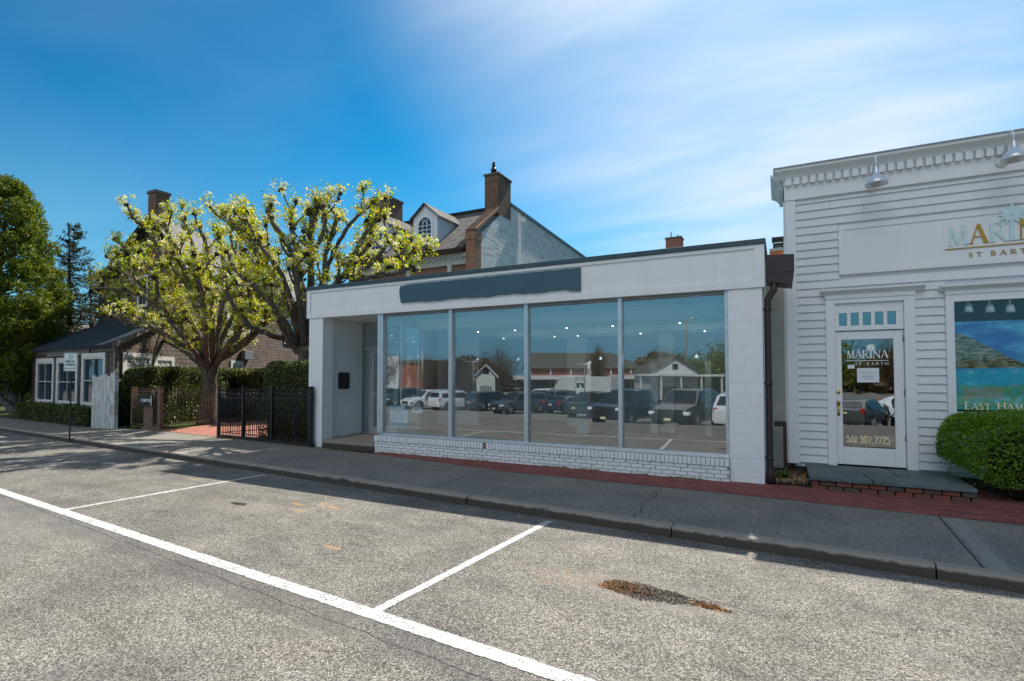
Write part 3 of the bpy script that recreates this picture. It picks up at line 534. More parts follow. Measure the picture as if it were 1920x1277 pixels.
# ================================================================ stroke lettering (serif and plain), each stroke a raised bar
def arc(cx_, cy_, rx, ry, a0, a1, n=10): return [(cx_ + rx * cos(R(a0 + (a1 - a0) * i / n)), cy_ + ry * sin(R(a0 + (a1 - a0) * i / n))) for i in range(n + 1)]
T, t_ = .15, .06
GL = {   # glyph: (advance, [(points, width)])
 'M': (1.10, [([(.14, 0), (.20, 1)], t_), ([(.20, 1), (.53, .05)], T), ([(.53, .05), (.86, 1)], t_), ([(.86, 1), (.94, 0)], T), ([(.03, .02), (.26, .02)], .05), ([(.80, .02), (1.07, .02)], .05)]),
 'A': (.96, [([(.08, 0), (.46, 1)], t_), ([(.46, 1), (.84, 0)], T), ([(.22, .34), (.70, .34)], .05), ([(0, .02), (.2, .02)], .05), ([(.70, .02), (.97, .02)], .05)]),
 'R': (.86, [([(.16, 0), (.16, 1)], T), ([(.05, .98), (.4, .98)] + arc(.42, .74, .22, .24, 90, -90) + [(.2, .50)], .085), ([(.36, .5), (.84, .02)], .13), ([(.04, .02), (.30, .02)], .05)]),
 'I': (.40, [([(.2, 0), (.2, 1)], T), ([(.07, .02), (.33, .02)], .05), ([(.07, .98), (.33, .98)], .05)]),
 'N': (1.02, [([(.14, 0), (.14, 1)], t_), ([(.12, .98), (.84, .04)], T), ([(.86, 0), (.86, 1)], t_), ([(.02, .02), (.27, .02)], .05), ([(.74, .98), (.98, .98)], .05), ([(.02, .98), (.15, .98)], .05)]),
 'S': (.66, [(arc(.33, .75, .22, .22, 30, 200) + [(.2, .58), (.45, .44)] + arc(.33, .25, .24, .23, 20, -150), .11)]),
 'T': (.78, [([(.39, 0), (.39, 1)], T), ([(.05, .96), (.73, .96)], .07), ([(.27, .02), (.51, .02)], .05), ([(.06, .98), (.06, .8)], .05), ([(.72, .98), (.72, .8)], .05)]),
 'B': (.76, [([(.15, 0), (.15, 1)], T), ([(.05, .98), (.36, .98)] + arc(.38, .76, .19, .22, 90, -90) + [(.2, .54)], .08), ([(.36, .53)] + arc(.40, .27, .24, .26, 90, -90) + [(.05, .02)], .09)]),
 'H': (.98, [([(.16, 0), (.16, 1)], T), ([(.80, 0), (.80, 1)], T), ([(.16, .5), (.8, .5)], .055), ([(.03, .02), (.30, .02)], .05), ([(.67, .02), (.94, .02)], .05), ([(.03, .98), (.30, .98)], .05), ([(.67, .98), (.94, .98)], .05)]),
 'E': (.72, [([(.16, 0), (.16, 1)], T), ([(.05, .975), (.60, .975)], .055), ([(.16, .52), (.5, .52)], .05), ([(.05, .025), (.64, .025)], .055)]),
 'P': (.74, [([(.16, 0), (.16, 1)], T), ([(.05, .98), (.36, .98)] + arc(.38, .73, .22, .25, 90, -90) + [(.2, .48)], .085), ([(.04, .02), (.30, .02)], .05)]),
 'O': (1.0, [(arc(.49, .5, .40, .48, 0, 360, 24), .11)]),
 'C': (.82, [(arc(.45, .5, .36, .46, 45, 315, 16), .11)]), 'U': (.8, [([(.14, 1), (.14, .35)] + arc(.4, .33, .26, .30, 180, 360) + [(.66, 1)], .11)]),
 'K': (.8, [([(.14, 0), (.14, 1)], .13), ([(.66, 1), (.18, .45)], .11), ([(.32, .6), (.70, 0)], .13)]), 'G': (.86, [(arc(.45, .5, .36, .46, 45, 330, 16) + [(.78, .45), (.52, .45)], .11)]),
 '0': (.62, [(arc(.3, .5, .22, .48, 0, 360, 20), .09)]), '1': (.40, [([(.05, .82), (.2, .98), (.2, .02)], .10), ([(.06, .02), (.34, .02)], .05)]),
 '2': (.6, [(arc(.28, .74, .21, .24, 160, -40) + [(.06, .05), (.54, .05)], .085)]), '3': (.6, [(arc(.27, .76, .20, .22, 150, -80) , .085), (arc(.27, .28, .23, .27, 80, -150), .095)]),
 '5': (.6, [([(.5, .95), (.16, .95), (.12, .58)] + arc(.27, .32, .24, .31, 100, -150), .09)]), '6': (.62, [([(.46, .98), (.2, .75)] + arc(.3, .3, .23, .29, 160, 520, 20), .09)]),
 '7': (.58, [([(.03, .94), (.52, .94), (.20, 0)], .095)]), '.': (.34, [([(.12, .03), (.22, .03)], .12)]), ' ': (.5, []),
}
def strokes(b, s, x, y, z, h, wd=1., track=0., dep=.006, bold=1., maker=None):
    """write text on a wall facing -y; x left edge, z baseline"""
    q = 0
    for ch in s:
        adv, st = GL[ch]
        tgt = maker(q, ch) if maker else b
        for i, (pts, w) in enumerate(st):
            P = [(x + p[0] * h * wd, z + p[1] * h) for p in pts]; hw = w * h * bold / 2; d = dep + .0006 * i; L, Rr = [], []
            for k in range(len(P)):
                a = P[max(k - 1, 0)]; c = P[min(k + 1, len(P) - 1)]; tx, tz = c[0] - a[0], c[1] - a[1]; l = math.hypot(tx, tz) or 1
                if pts[0] == pts[-1] and k in (0, len(P) - 1): a, c = P[-2], P[1]; tx, tz = c[0] - a[0], c[1] - a[1]; l = math.hypot(tx, tz)
                L.append((P[k][0] - tz / l * hw, y - d, P[k][1] + tx / l * hw)); Rr.append((P[k][0] + tz / l * hw, y - d, P[k][1] - tx / l * hw))
            for k in range(len(P) - 1): tgt.prism([L[k], L[k + 1], Rr[k + 1], Rr[k]], (0, d - .0002, 0))
        x += (adv * wd + track) * h; q += 1
    return x
def palm(b, x, y, z, h, dep=.008, wide=.6):
    n = 9
    b.prism([(x - .06 * h, y - dep, z), (x + .06 * h, y - dep, z), (x + .04 * h, y - dep, z + h * .72), (x - .04 * h, y - dep, z + h * .72)], (0, dep - .0005, 0)); b.prism([(x - .16 * h, y - dep - .0006, z), (x + .16 * h, y - dep - .0006, z), (x + .16 * h, y - dep - .0006, z + .03 * h), (x - .16 * h, y - dep - .0006, z + .03 * h)], (0, dep, 0))
    c = (x, z + h * .80); r = wide * h * .5
    for i in range(11):
        a = R(-60 + 300 * i / 10); dx, dz = cos(a), sin(a); px, pz = -dz, dx; rr = r * (1 if i % 2 else .88); d = dep + .0012 + .0004 * i
        b.prism([(c[0], y - d, c[1]), (c[0] + dx * rr * .55 + px * r * .17, y - d, c[1] + dz * rr * .55 + pz * r * .17), (c[0] + dx * rr, y - d, c[1] + dz * rr - .04 * h), (c[0] + dx * rr * .55 - px * r * .17, y - d, c[1] + dz * rr * .55 - pz * r * .17)], (0, d - .0005, 0))
# ================================================================ BOUTIQUE ON THE RIGHT
YM = 10.6
def mk(u, v): p = ony(u, v, YM); return p[0], p[2]
bt = thing('clapboard_shop', 'pale clapboard boutique with a dentil cornice at the right edge', 'shop', (1.8, YM, .3))
x0m = mk(1477, 700)[0]; XE = 7.5
ztop = 1.85 + (5.42 - 1.85) * YM / 10.25; zfr = 1.85 + (4.881 - 1.85) * YM / 10.25; zden0 = 1.85 + (5.125 - 1.85) * YM / 10.25
dL, dR = mk(1550, 700)[0], mk(1718, 700)[0]; wL = mk(1775, 700)[0]
b = MB(); b.box(x0m + .01, YM + .03, .1, XE, YM + .12, zfr + .4)            # sheathing
hold = [(dL, dR, .2, mk(1620, 548)[1] - .02), (wL, XE, mk(1791, 772)[1] - .12, mk(1800, 537)[1] - .02)]
b = MB(); b.box(x0m + .01, YM + .03, .25, dL + .02, YM + .1, zfr + .05); b.box(dL + .02, YM + .03, hold[0][3] - .05, XE, YM + .1, zfr + .05); b.box(dR - .02, YM + .03, .25, wL + .02, YM + .1, hold[0][3] - .0505); b.box(wL + .02, YM + .03, .25, XE, YM + .1, hold[1][2] - .01)
b.box(x0m, YM + .03, .25, x0m + .1, YM + 8, zden0 + .3); b.build('wall', WHITE2, bt)
b = MB(); b.box(x0m + .1005, YM + .1005, 4.6, XE, YM + 8, 4.75); b.box(x0m + .1005, YM + 7.9, .1, XE, YM + 8, 4.599); b.box(XE, YM + .03, .1, XE + .1, YM + 8, 5.4); b.box(x0m + .1005, YM + .1005, .05, XE, YM + 7.9, .26); b.build('roof', GWOOD_, bt)
b = MB(); z = .33; pan = (mk(1572, 470)[0], mk(1574, 516)[1], mk(1573, 424)[1])
while z < zfr - .01:
    z1 = min(z + .1385, zfr + .002); segs = [(x0m + .165, XE)]
    def cut(segs, a, c):
        o = []
        for p, q in segs:
            if c <= p or a >= q: o.append((p, q)); continue
            if a > p: o.append((p, a))
            if c < q: o.append((c, q))
        return o
    if z < hold[0][3]: segs = cut(segs, dL - .0, dR + .0)
    if hold[1][2] - .02 < z < hold[1][3]: segs = cut(segs, wL, XE)
    if pan[1] - .07 < z < pan[2] - .05: segs = cut(segs, pan[0] + .01, XE)
    sp_ = []
    for p, q in segs:
        if q - p > 1.2 and rnd.random() < .6: c_ = rnd.uniform(p + .3, q - .3) if q - p < 3 else p + rnd.uniform(.3, 2.6); sp_ += [(p, c_ - .0015), (c_ + .0015, q)]
        else: sp_.append((p, q))
    for p, q in sp_: b.prism([(p, YM + .028, z), (p, YM - .014, z), (p, YM + .012, z1 - .001), (p, YM + .028, z1 - .001)], (q - p, 0, 0))
    z += .1385
b.build('clapboards', WHITE2, bt)
b = MB(); b.box(x0m - .005, YM - .03, .30, x0m + .165, YM + .029, zfr - .002); b.box(x0m - .03, YM - .0, .30, x0m - .0055, YM + .14, zfr - .002); b.build('corner_board', TRIM, bt, bevel=.004)
b = MB(); zf1 = zden0 + .02; b.box(x0m - .01, YM - .045, zfr, XE, YM + .029, zf1); b.build('frieze', TRIM, bt, bevel=.004)
b = MB(); dz0, dz1 = zden0 + .0, zden0 + .125; x = x0m + .02; b.box(x0m - .02, YM - .055, zf1 + .0005, XE, YM + .03, dz1 + .02)
while x < XE: b.box(x, YM - .115, zf1 - .02, x + .085, YM - .0555, dz1); x += .125
y = YM + .1
while y < YM + 1.2: b.box(x0m - .085, y, zf1 - .02, x0m - .0205, y + .085, dz1); y += .125
b.build('dentils', TRIM, bt)
b = MB(); zc = dz1 + .0005; H1 = ztop - zc
pr = [(0, 0), (-.10, 0), (-.12, H1 * .15), (-.14, H1 * .3), (-.19, H1 * .5), (-.25, H1 * .62), (-.26, H1 * .86), (0, H1 * .86)]
b.prism([(x0m - .16, YM + .03 + q, zc + w) for q, w in pr], (XE - x0m + .16, 0, 0))
b.prism([(x0m - .16 + .21 + q * .9 - .21 + .16, YM + .035, zc + w) for q, w in pr][::-1], (0, 1.4, 0)); b.build('cornice', TRIM, bt)
b = MB(); b.box(x0m - .18, YM - .25, zc + H1 * .86 + .001, XE, YM + 1.5, ztop); b.build('cornice_cap', ALUD if 0 else solid('lead_flashing', (.30, .33, .37), .5, .4), bt, bevel=.006)
# sign panel with raised moulding
px0, pz0, pz1 = pan; b = MB(); b.box(px0, YM - .02, pz0, XE, YM + .03, pz1); m_ = .105
for q in ((px0, pz0, XE, pz0 + .085), (px0, pz1 - .085, XE, pz1)): b.box(q[0], YM - .036, q[1], q[2], YM - .0205, q[3])
b.box(px0, YM - .0355, pz0 + .0855, px0 + .085, YM - .0205, pz1 - .0855); b.build('sign_panel', TRIM, bt, bevel=.004)
# raised metal letters
lx, lz = mk(1776, 462); sg = thing('shop_lettering', 'raised metal letters and palm tree on the boutique sign panel', 'lettering', (lx, YM - .02, lz))
hM = mk(1776, 427)[1] - lz; x = lx; ys = YM - .0205
wdt = ((mk(1887, 440)[0] - lx) / hM - .06) / sum(GL[c][0] for c in 'MAR')
for i, ch in enumerate('MAR'):
    b = MB(); strokes(b, ch, x, ys, lz - .0, hM, wdt, 0, .016); b.build('letter', MINT if i != 1 else GOLD, sg); x += (GL[ch][0] * wdt + .02) * hM
b = MB(); palm(b, mk(1897, 440)[0], ys, lz, hM * 1.72, .018, .72); b.build('palm_emblem', MINT, sg); x = mk(1908, 440)[0]
for ch in 'NA':
    b = MB(); strokes(b, ch, x, ys, lz, hM, wdt, 0, .016); b.build('letter', GOLD, sg); x += (GL[ch][0] * wdt + .02) * hM
ul = mk(1771, 468); b = MB(); b.box(ul[0], ys - .014, ul[1] - .018, x, ys - .0005, ul[1] + .0); b.build('underline', GOLD, sg)
sb = mk(1815, 483); hs_ = hM * .235; xx = sb[0]
for w_ in ('ST', 'BARTH'):
    for ch in w_: b = MB(); strokes(b, ch, xx, ys, sb[1], hs_, 1.25, 0, .012, 1.25); b.build('letter', GOLD, sg); xx += (GL[ch][0] * 1.25 + .55) * hs_
    xx += .9 * hs_
# door case, transom, door
zs = .315; zh = mk(1567, 622)[1]; zt1 = mk(1565, 570)[1]; cz = mk(1560, 562)[1]
dl, drr = mk(1567, 700)[0], mk(1697, 700)[0]
dc = MB(); dc.box(dL, YM - .04, zs - .0, dl - .0, YM + .06, cz + .0); dc.box(drr, YM - .04, zs, dR, YM + .06, cz + .0); dc.box(dl + .0005, YM - .04, zt1 + .0, drr - .0005, YM + .06, cz)
dc.box(dL - .01, YM - .055, cz + .0005, dR + .01, YM + .03, cz + .07)
def cap(b, a, c, z0, z1):
    k = [(0, 0), (-.07, 0), (-.10, .35), (-.155, .62), (-.16, 1), (0, 1)]; b.prism([(a, YM + .02 + q, z0 + w * (z1 - z0)) for q, w in k], (c - a, 0, 0))
zcap = mk(1540, 548)[1]; cap(dc, mk(1537, 548)[0], mk(1733, 548)[0], cz + .0705, zcap + .03); dc = dc.build('door_surround', TRIM, bt, bevel=.003)
b = MB(); zt = mk(1567, 588)[1]; zb_ = mk(1567, 612)[1]; g0, g1 = mk(1573, 600)[0], mk(1680, 600)[0]
b.box(dl + .0005, YM + .005, zt, drr - .0005, YM + .06, zt1 - .0005); b.box(dl + .0005, YM + .0, zh + .012, drr - .0005, YM + .06, zb_ + .0)
n = 5; gw = (g1 - g0 + .055) / n; b.box(dl + .0005, YM + .005, zb_ + .0005, g0 - .0005, YM + .06, zt - .0005); b.box(g1 + .0005, YM + .005, zb_ + .0005, drr - .0005, YM + .06, zt - .0005)
for i in range(1, n): b.box(g0 + i * gw - .055, YM + .005, zb_ + .0005, g0 + i * gw, YM + .06, zt - .0005)
tr = b.build('transom', TRIM, bt, bevel=.003)
for i in range(n): b = MB(); b.box(g0 + i * gw, YM + .03, zb_, g0 + (i + 1) * gw - .055, YM + .036, zt); b.build('transom_pane', DGLASS, tr)
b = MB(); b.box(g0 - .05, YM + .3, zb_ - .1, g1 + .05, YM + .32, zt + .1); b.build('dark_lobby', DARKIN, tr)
gx0, gx1 = mk(1579, 700)[0], mk(1677, 700)[0]; gz0, gz1 = mk(1581, 838)[1], mk(1578, 637)[1]; b = MB(); yd2 = YM + .05
for q in ((dl + .004, zs + .02, gx0, zh), (gx1, zs + .02, drr - .004, zh), (gx0 + .0005, zs + .02, gx1 - .0005, gz0), (gx0 + .0005, gz1, gx1 - .0005, zh)): b.box(q[0], yd2 - .02, q[1], q[2], yd2 + .02, q[3])
sd = b.build('shop_door', TRIM, bt, bevel=.004)
b = MB(); b.box(gx0, yd2, gz0, gx1, yd2 + .006, gz1); b.build('door_pane', DGLASS, sd)
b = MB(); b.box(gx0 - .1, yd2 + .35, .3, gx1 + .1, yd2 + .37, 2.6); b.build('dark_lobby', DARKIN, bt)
b = MB(); hx, hz = mk(1572, 735); b.lathe((0, 0, 0), [(.001, 0), (.001, 0)], 4); b = MB()
b.tube([(hx, yd2 - .021, hz), (hx, yd2 - .035, hz)], [.032, .028], 16); b.build('deadbolt', BRASS, sd); b = MB(); b.tube([(hx, yd2 - .021, hz - .19), (hx, yd2 - .035, hz - .19)], [.033, .03], 16); b.tube([(hx, yd2 - .035, hz - .19), (hx, yd2 - .075, hz - .18)], [.018, .026], 12)
b.tube([(hx, yd2 - .025, hz - .235), (hx, yd2 - .055, hz - .25), (hx, yd2 - .068, hz - .31), (hx, yd2 - .055, hz - .36), (hx, yd2 - .022, hz - .385)], [.016, .012, .011, .012, .018], 8); b.tube([(hx, yd2 - .021, hz - .385), (hx, yd2 - .03, hz - .385)], [.026, .024], 14); b.build('brass_handle', BRASS, sd)
for q in (.45, 1.2, 2.1): b = MB(); b.cyl((drr - .004, yd2 - .03, zs + q), .012, .1, 8); b.build('hinge', ALUD, sd)
# writing on the door glass
yg = yd2 - .001; ax, az = mk(1588, 672); hD = mk(1588, 657)[1] - az; b = MB(); xx = ax; wD = (mk(1667, 672)[0] - ax - .42 * hD) / (hD * sum(GL[c][0] for c in 'MARNA'))
for ch in 'MAR': xx = strokes(b, ch, xx, yg, az, hD, wD, .0, .0015, .9)
palm(b, xx + .2 * hD, yg, az, hD * 1.65, .002, .72); xx += .42 * hD
for ch in 'NA': xx = strokes(b, ch, xx, yg, az, hD, wD, .0, .0015, .9)
b.box(ax - .01, yg - .0015, az - .045, xx, yg - .0003, az - .036); xx = mk(1604, 680)[0]
for w_ in ('ST', 'BARTH'):
    for ch in w_: xx = strokes(b, ch, xx, yg, az - .115, hD * .30, 1.25, .5, .0015, 1.2)
    xx += .05
b.build('door_lettering', WLET, sd); b = MB(); nx, nz = mk(1588, 829); pass
q = mk(1625, 829)[0]; w1 = (.62 + .6 * 0 + 1) ; xx = nx
hp = .125; nz -= .01; sc_t = ((mk(1671, 829)[0] - nx) / hp - .04 * 12) / sum(GL[c][0] for c in '561.307.7725'); b = MB(); strokes(b, '561.307.7725', nx, yg, nz, hp, sc_t, .04, .0015, 1.45); b.build('phone_number', CREAM, sd)
a_, c_ = mk(1608, 717), mk(1649, 690); b = MB(); b.box(a_[0], yg - .0015, a_[1], c_[0], yg - .0003, c_[1]); nt_ = b.build('paper_notice', PAPER, sd)
b = MB()
for k, (w_, q) in enumerate(((.8, .68), (.5, .5), (.6, .38), (.4, .26))): mx_ = (a_[0] + c_[0]) / 2; hw = (c_[0] - a_[0]) * w_ / 2; zz_ = a_[1] + (c_[1] - a_[1]) * q; b.box(mx_ - hw, yg - .0022, zz_, mx_ + hw, yg - .0016, zz_ + .009)
b.build('printed_lines', PRINT, nt_); a_, c_ = mk(1590, 691), mk(1603, 684); b = MB(); b.box(a_[0], yg - .0015, a_[1], c_[0], yg - .0003, c_[1]); b.build('paper_label', PAPER, sd)
# display window
w0, wz0, wz1 = mk(1791, 700)[0], mk(1794, 772)[1], mk(1791, 566)[1]; cz2 = mk(1785, 553)[1]; b = MB()
b.box(wL, YM - .04, wz0 - .12, w0, YM + .06, cz2); b.box(w0 + .0005, YM - .04, wz1 + .0, XE, YM + .06, cz2); b.box(w0 + .0005, YM - .05, wz0 - .12, XE, YM + .06, wz0); b.box(wL - .01, YM - .055, cz2 + .0005, XE, YM + .03, cz2 + .06)
cap(b, mk(1760, 540)[0], XE, cz2 + .0605, mk(1760, 540)[1] + .03); wf = b.build('window_surround', TRIM, bt, bevel=.003)
b = MB(); b.box(w0 + .0005, YM + .02, wz0 + .0005, XE, YM + .028, wz1 - .0005); b.build('window_pane', glassmat('display_glass', .04, (.97, .98, .98)), wf)
def m_poster():
    m = Mat('sea_photograph', .5, .3); g = m.obj(); x, y, z = m.xyz()      # object origin: poster's lower-left corner
    n_ = m.noise(3, 6, .65); n2 = m.noise(1.3, 5, .6, m.comb(m.ma('MULTIPLY', x, 1.), m.ma('MULTIPLY', z, 2.5)))
    zz_ = m.ma('ADD', z, m.ma('MULTIPLY', m.ma('SUBTRACT', n_, .5), .12))
    c = m.mix(m.rng(n2, .4, .68), (.01, .14, .42), (.12, .55, .75)); c = m.mix(m.rng(zz_, .72, .62), c, (.03, .42, .58)); c = m.mix(m.ma('MULTIPLY', m.rng(zz_, .72, .62), m.rng(n_, .5, .65)), c, (.16, .68, .72))
    hill = m.ma('SUBTRACT', 1.24, m.ma('MULTIPLY', m.ma('MAXIMUM', m.ma('SUBTRACT', x, .12), 0.), .66)); hm = m.ma('MULTIPLY', m.rng(m.ma('SUBTRACT', hill, zz_), 0, .02), m.rng(zz_, .68, .70))
    c = m.mix(hm, c, m.mix(m.rng(m.noise(7, 6, .7, m.comb(x, m.ma('MULTIPLY', z, 3.))), .4, .65), (.03, .065, .02), (.34, .36, .24)))
    low = m.rng(zz_, .46, .38); c = m.mix(m.ma('MULTIPLY', low, m.rng(m.noise(5, 5, .7), .40, .55)), c, m.mix(m.noise(14, 3), (.03, .20, .04), (.14, .50, .34)))
    hull = m.ma('MULTIPLY', m.rng(m.ma('ABSOLUTE', m.ma('SUBTRACT', x, .36)), .26, .22), m.ma('MULTIPLY', m.rng(zz_, .20, .23), m.rng(zz_, .40, .36))); c = m.mix(m.ma('MULTIPLY', hull, .7), c, (.30, .30, .17)); m.col(c); return m.m
pz1 = mk(1793, 603)[1]; pp = thing('coast_poster', 'large sea and headland photo poster inside the boutique display window', 'poster', (w0, YM + .1, wz0))
b = MB(); b.box(w0 + .0, YM + .08, wz0 + .03, XE, YM + .09, pz1); o_ = b.build('print', m_poster(), pp); o_.location = (0, 0, 0)
te = mk(1809, 765); b = MB(); hE = .115; xx = strokes(b, 'E', te[0], YM + .018, te[1] - .02, hE, 1, .0, .0015); xx = strokes(b, 'AST', xx, YM + .018, te[1] - .02, hE * .8, 1, .06, .0015); b.build('window_lettering', CREAM, wf); b = MB(); xx += .07; xx = strokes(b, 'H', xx, YM + .018, te[1] - .02, hE, 1, .0, .0015); strokes(b, 'AMPTON', xx, YM + .018, te[1] - .02, hE * .8, 1, .06, .0015); b.build('window_lettering', CREAM, wf)
b = MB(); b.box(w0 - .2, YM + 1.8, .9, XE, YM + 1.85, 3.2); b.build('dark_lobby', LHED, bt)
for k, u in enumerate((1821, 1862, 1901)):
    x, z = mk(u, 577); s = thing('display_light', ['leftmost', 'middle', 'rightmost'][k] + ' of the white spotlights above the sea poster in the boutique window', 'spotlight', (x, YM + .14, z), 'spotlights above the sea poster'); b = MB(); b.tube([(x, YM + .15, z + .06), (x, YM + .13, z - .05)], [.045, .06], 12); b.cyl((x, YM + .15, z + .05), .012, .14, 8); b.build('housing', INW, s)
    b = MB(); b.tube([(x, YM + .13, z - .05), (x, YM + .128, z - .056)], [.05, .05], 12); b.build('lens', PAPER, s)
# gooseneck lamps
CHR = solid('white_enamel_lamp', (.74, .76, .78), .18, .6, .25)
def goose(x, z, label):
    g = thing('gooseneck_lamp', label, 'lamp', (x, YM - .04, z), 'gooseneck lamps on the boutique frieze'); yy = YM - .046
    b = MB(); b.tube([(x, yy, z), (x, yy - .02, z)], [.085, .08], 20); b.build('wall_plate', TRIM, g)
    pts = []
    for i in range(14):
        t = i / 13; pts.append((x + .02 * t, yy - .02 - .50 * (t ** .85), z + .30 * math.sin(pi * min(t * 1.0, 1) ** .9) * 1.15))
    P = [(x, yy - .02, z), (x, yy - .10, z + .13), (x + .005, yy - .22, z + .28), (x + .01, yy - .32, z + .345), (x + .012, yy - .40, z + .335), (x + .012, yy - .435, z + .26), (x + .012, yy - .44, z + .12)]
    b = MB(); b.tube(P, .012, 10); b.build('arm', CHR, g)
    b = MB(); pr = [(.018, .16), (.03, .12), (.038, .07), (.052, .035), (.085, .0), (.125, -.045), (.152, -.085), (.16, -.115), (.155, -.135), (.145, -.125), (.06, -.03)]
    b.lathe((x + .012, yy - .44, z), pr, 24); b.build('lamp_shade', CHR, g)
    b = MB(); b.blob((x + .012, yy - .44, z - .03), .04, random.Random(1), 0, 10, 8); b.build('bulb', PAPER, g)
x1_, z1_ = mk(1633, 347); goose(x1_, z1_ - .02, 'silver gooseneck lamp above the boutique door, the left one'); x2_, z2_ = mk(1876, 306); goose(x2_, z2_, 'silver gooseneck lamp at the right edge over the metal letters')
# bluestone step on brick risers
sp = thing('boutique_step', 'wide bluestone step on two brick courses in front of the boutique door', 'step', (1.4, 9.8, .12)); b = MB()
yf = 9.22; xs_ = [.35, 1.16, 2.32]; b.prism([(.35, yf, .262), (1.15, yf, .262), (1.10, yf + .6, .262), (.35, yf + .6, .262)], (0, 0, .053)); b.prism([(1.165, yf, .262), (2.33, yf, .262), (2.33, yf + .6, .262), (1.115, yf + .6, .262)], (0, 0, .053))
b.prism([(.35, yf + .61, .262), (1.55, yf + .61, .262), (1.5, YM - .03, .262), (.35, YM - .03, .262)], (0, 0, .052)); b.prism([(1.565, yf + .61, .262), (2.33, yf + .61, .262), (2.33, YM - .03, .262), (1.515, YM - .03, .262)], (0, 0, .053)); b.build('stone_slab', BLUESTONE, sp, bevel=.006)
b = MB(); b.box(.42, yf + .08, .08, 2.30, YM - .03, .261); b.build('core', MORTAR if 0 else SOIL, sp)
OLDB = Mat('worn_step_brick', .85, .2); gq = OLDB.n('ShaderNodeNewGeometry'); OLDB.col(OLDB.mix(OLDB.rng(OLDB.noise(9, 4, .7), .45, .65, 0, .6), OLDB.ramp(gq.outputs['Random Per Island'], [(.1, (.24, .07, .05)), (.5, (.15, .07, .05)), (.9, (.10, .085, .07))]), (.09, .08, .065))); OLDB.bump(OLDB.noise(40, 4, .7), .5, .008); OLDB = OLDB.m
b = MB()
for r in range(2):
    a = .38 - (.1 if r else 0)
    while a < 2.3: c = min(a + .2, 2.33); aa = max(a, .38); j = rnd.uniform(0, .02); (c - aa > .04) and b.box(aa + .005, yf + .02 + j, .115 + r * .073, c - .005, yf + .13, .115 + r * .073 + .064); a += .21
    q = yf + .14
    while q < 10.4: b.box(.375, q, .115 + r * .073, .48, q + .19, .115 + r * .073 + .064); q += .2
b.build('riser_bricks', OLDB, sp, bevel=.006)
# ================================================================ alley between the shops
al = thing('rain_gutter', 'brown gutter box and downpipe in the gap between the two shops', 'downpipe', (-.15, 9.4, .12)); b = MB()
b.prism([(-.205, 9.36, 3.36), (.17, 9.36, 3.29), (.20, 9.36, 3.52), (.20, 9.36, 3.77), (-.205, 9.36, 3.80)], (0, .5, 0)); b.box(-.208, 9.352, 3.50, .19, 9.3595, 3.515); b.build('hopper', BROWNM, al, bevel=.006)
b = MB(); b.tube([(-.08, 9.42, 3.35), (-.10, 9.42, 3.22), (-.185, 9.42, 3.08), (-.19, 9.42, 2.9), (-.19, 9.42, .42), (-.185, 9.42, .3), (-.17, 9.34, .14)], [.055, .055, .055, .052, .052, .055, .06], 10)
for z in (2.9, 1.7, .5): b.cyl((-.19, 9.42, z), .062, .05, 12)
b.build('downpipe', BROWNM, al)
CREAMW = solid('cream_render', (.36, .345, .30), .8, .2, 0, .12, 3, .1)
b = MB(); b.box(-.258, 10.62, .1, x0m - .04, 10.68, 4.02); w_ = tag(b.build('alley_wall', CREAMW, loc=(-.05, 10.6, .1)), 'cream rendered wall filling the narrow gap between the shops', 'wall')
b = MB(); b.box(-.13, 10.3, .96, x0m - .031, 10.34, 1.05); b.box(x0m - .09, 10.3, .12, x0m - .032, 10.34, .9595); tag(b.build('alley_rail', BROWNM, loc=(0, 10.3, .1)), 'dark metal bar and post low in the gap between the shops', 'rail')
b = MB(); b.add([(-.24, 9.35, .128), (.36, 9.35, .128), (.36, 10.6, .20), (-.24, 10.6, .20)], [(0, 1, 2, 3)]); struct(b.build('planting_bed', SOIL))
# ================================================================ BRICK HOUSE WITH DORMERS
bh = thing('brick_house', 'old brick house with white gable wall and dormers behind the low shop', 'house', (-15, 20, .1))
GX = -11.3; YH = 18.9; XH = -18.6; ye = 18.5; yr = 21.7; ze = 7.15; zr = 9.72
b = MB(); b.box(XH, YH, .1, GX - .45, YH + .3, 7.2); b.box(XH, YH, .1, XH + .3, 28, 7.2); b.build('wall', BRICKW, bh)
b = MB(); b.prism([(GX, YH + .2, .1), (GX, 32.3, .1), (GX, 32.3, 9.5), (GX, 21.9, 9.93), (GX, 21.4, 9.6), (GX, 18.95, 7.75), (GX, YH + .2, 7.7)], (-.42, 0, 0)); b.build('gable_wall', GABLE, bh)
b = MB(); b.box(GX - .45, 18.62, .1, GX + .01, YH + .1995, 7.72); b.box(GX - .47, 18.58, 7.55, GX + .03, YH + .22, 7.9); b.build('corner_pier', BRICKW, bh)
b = MB(); b.prism([(GX + .06, 18.75, 7.92), (GX + .06, 20.62, 9.32), (GX + .06, 20.62, 9.46), (GX + .06, 18.62, 7.98)], (-.55, 0, 0)); b.build('raking_coping', BRICKW, bh)
b = MB(); b.prism([(GX + .06, 21.85, 9.84), (GX + .06, 32.4, 9.44), (GX + .06, 32.4, 9.58), (GX + .06, 21.85, 10.0)], (-.6, 0, 0)); b.build('parapet_coping', CAPM, bh)
b = MB(); b.box(GX + .01, 22.62, .1, GX + .12, 22.74, 9.55); b.box(GX + .005, 22.60, 9.3, GX + .28, 22.9, 9.5); b.build('corner_pipe', TRIM, bh)
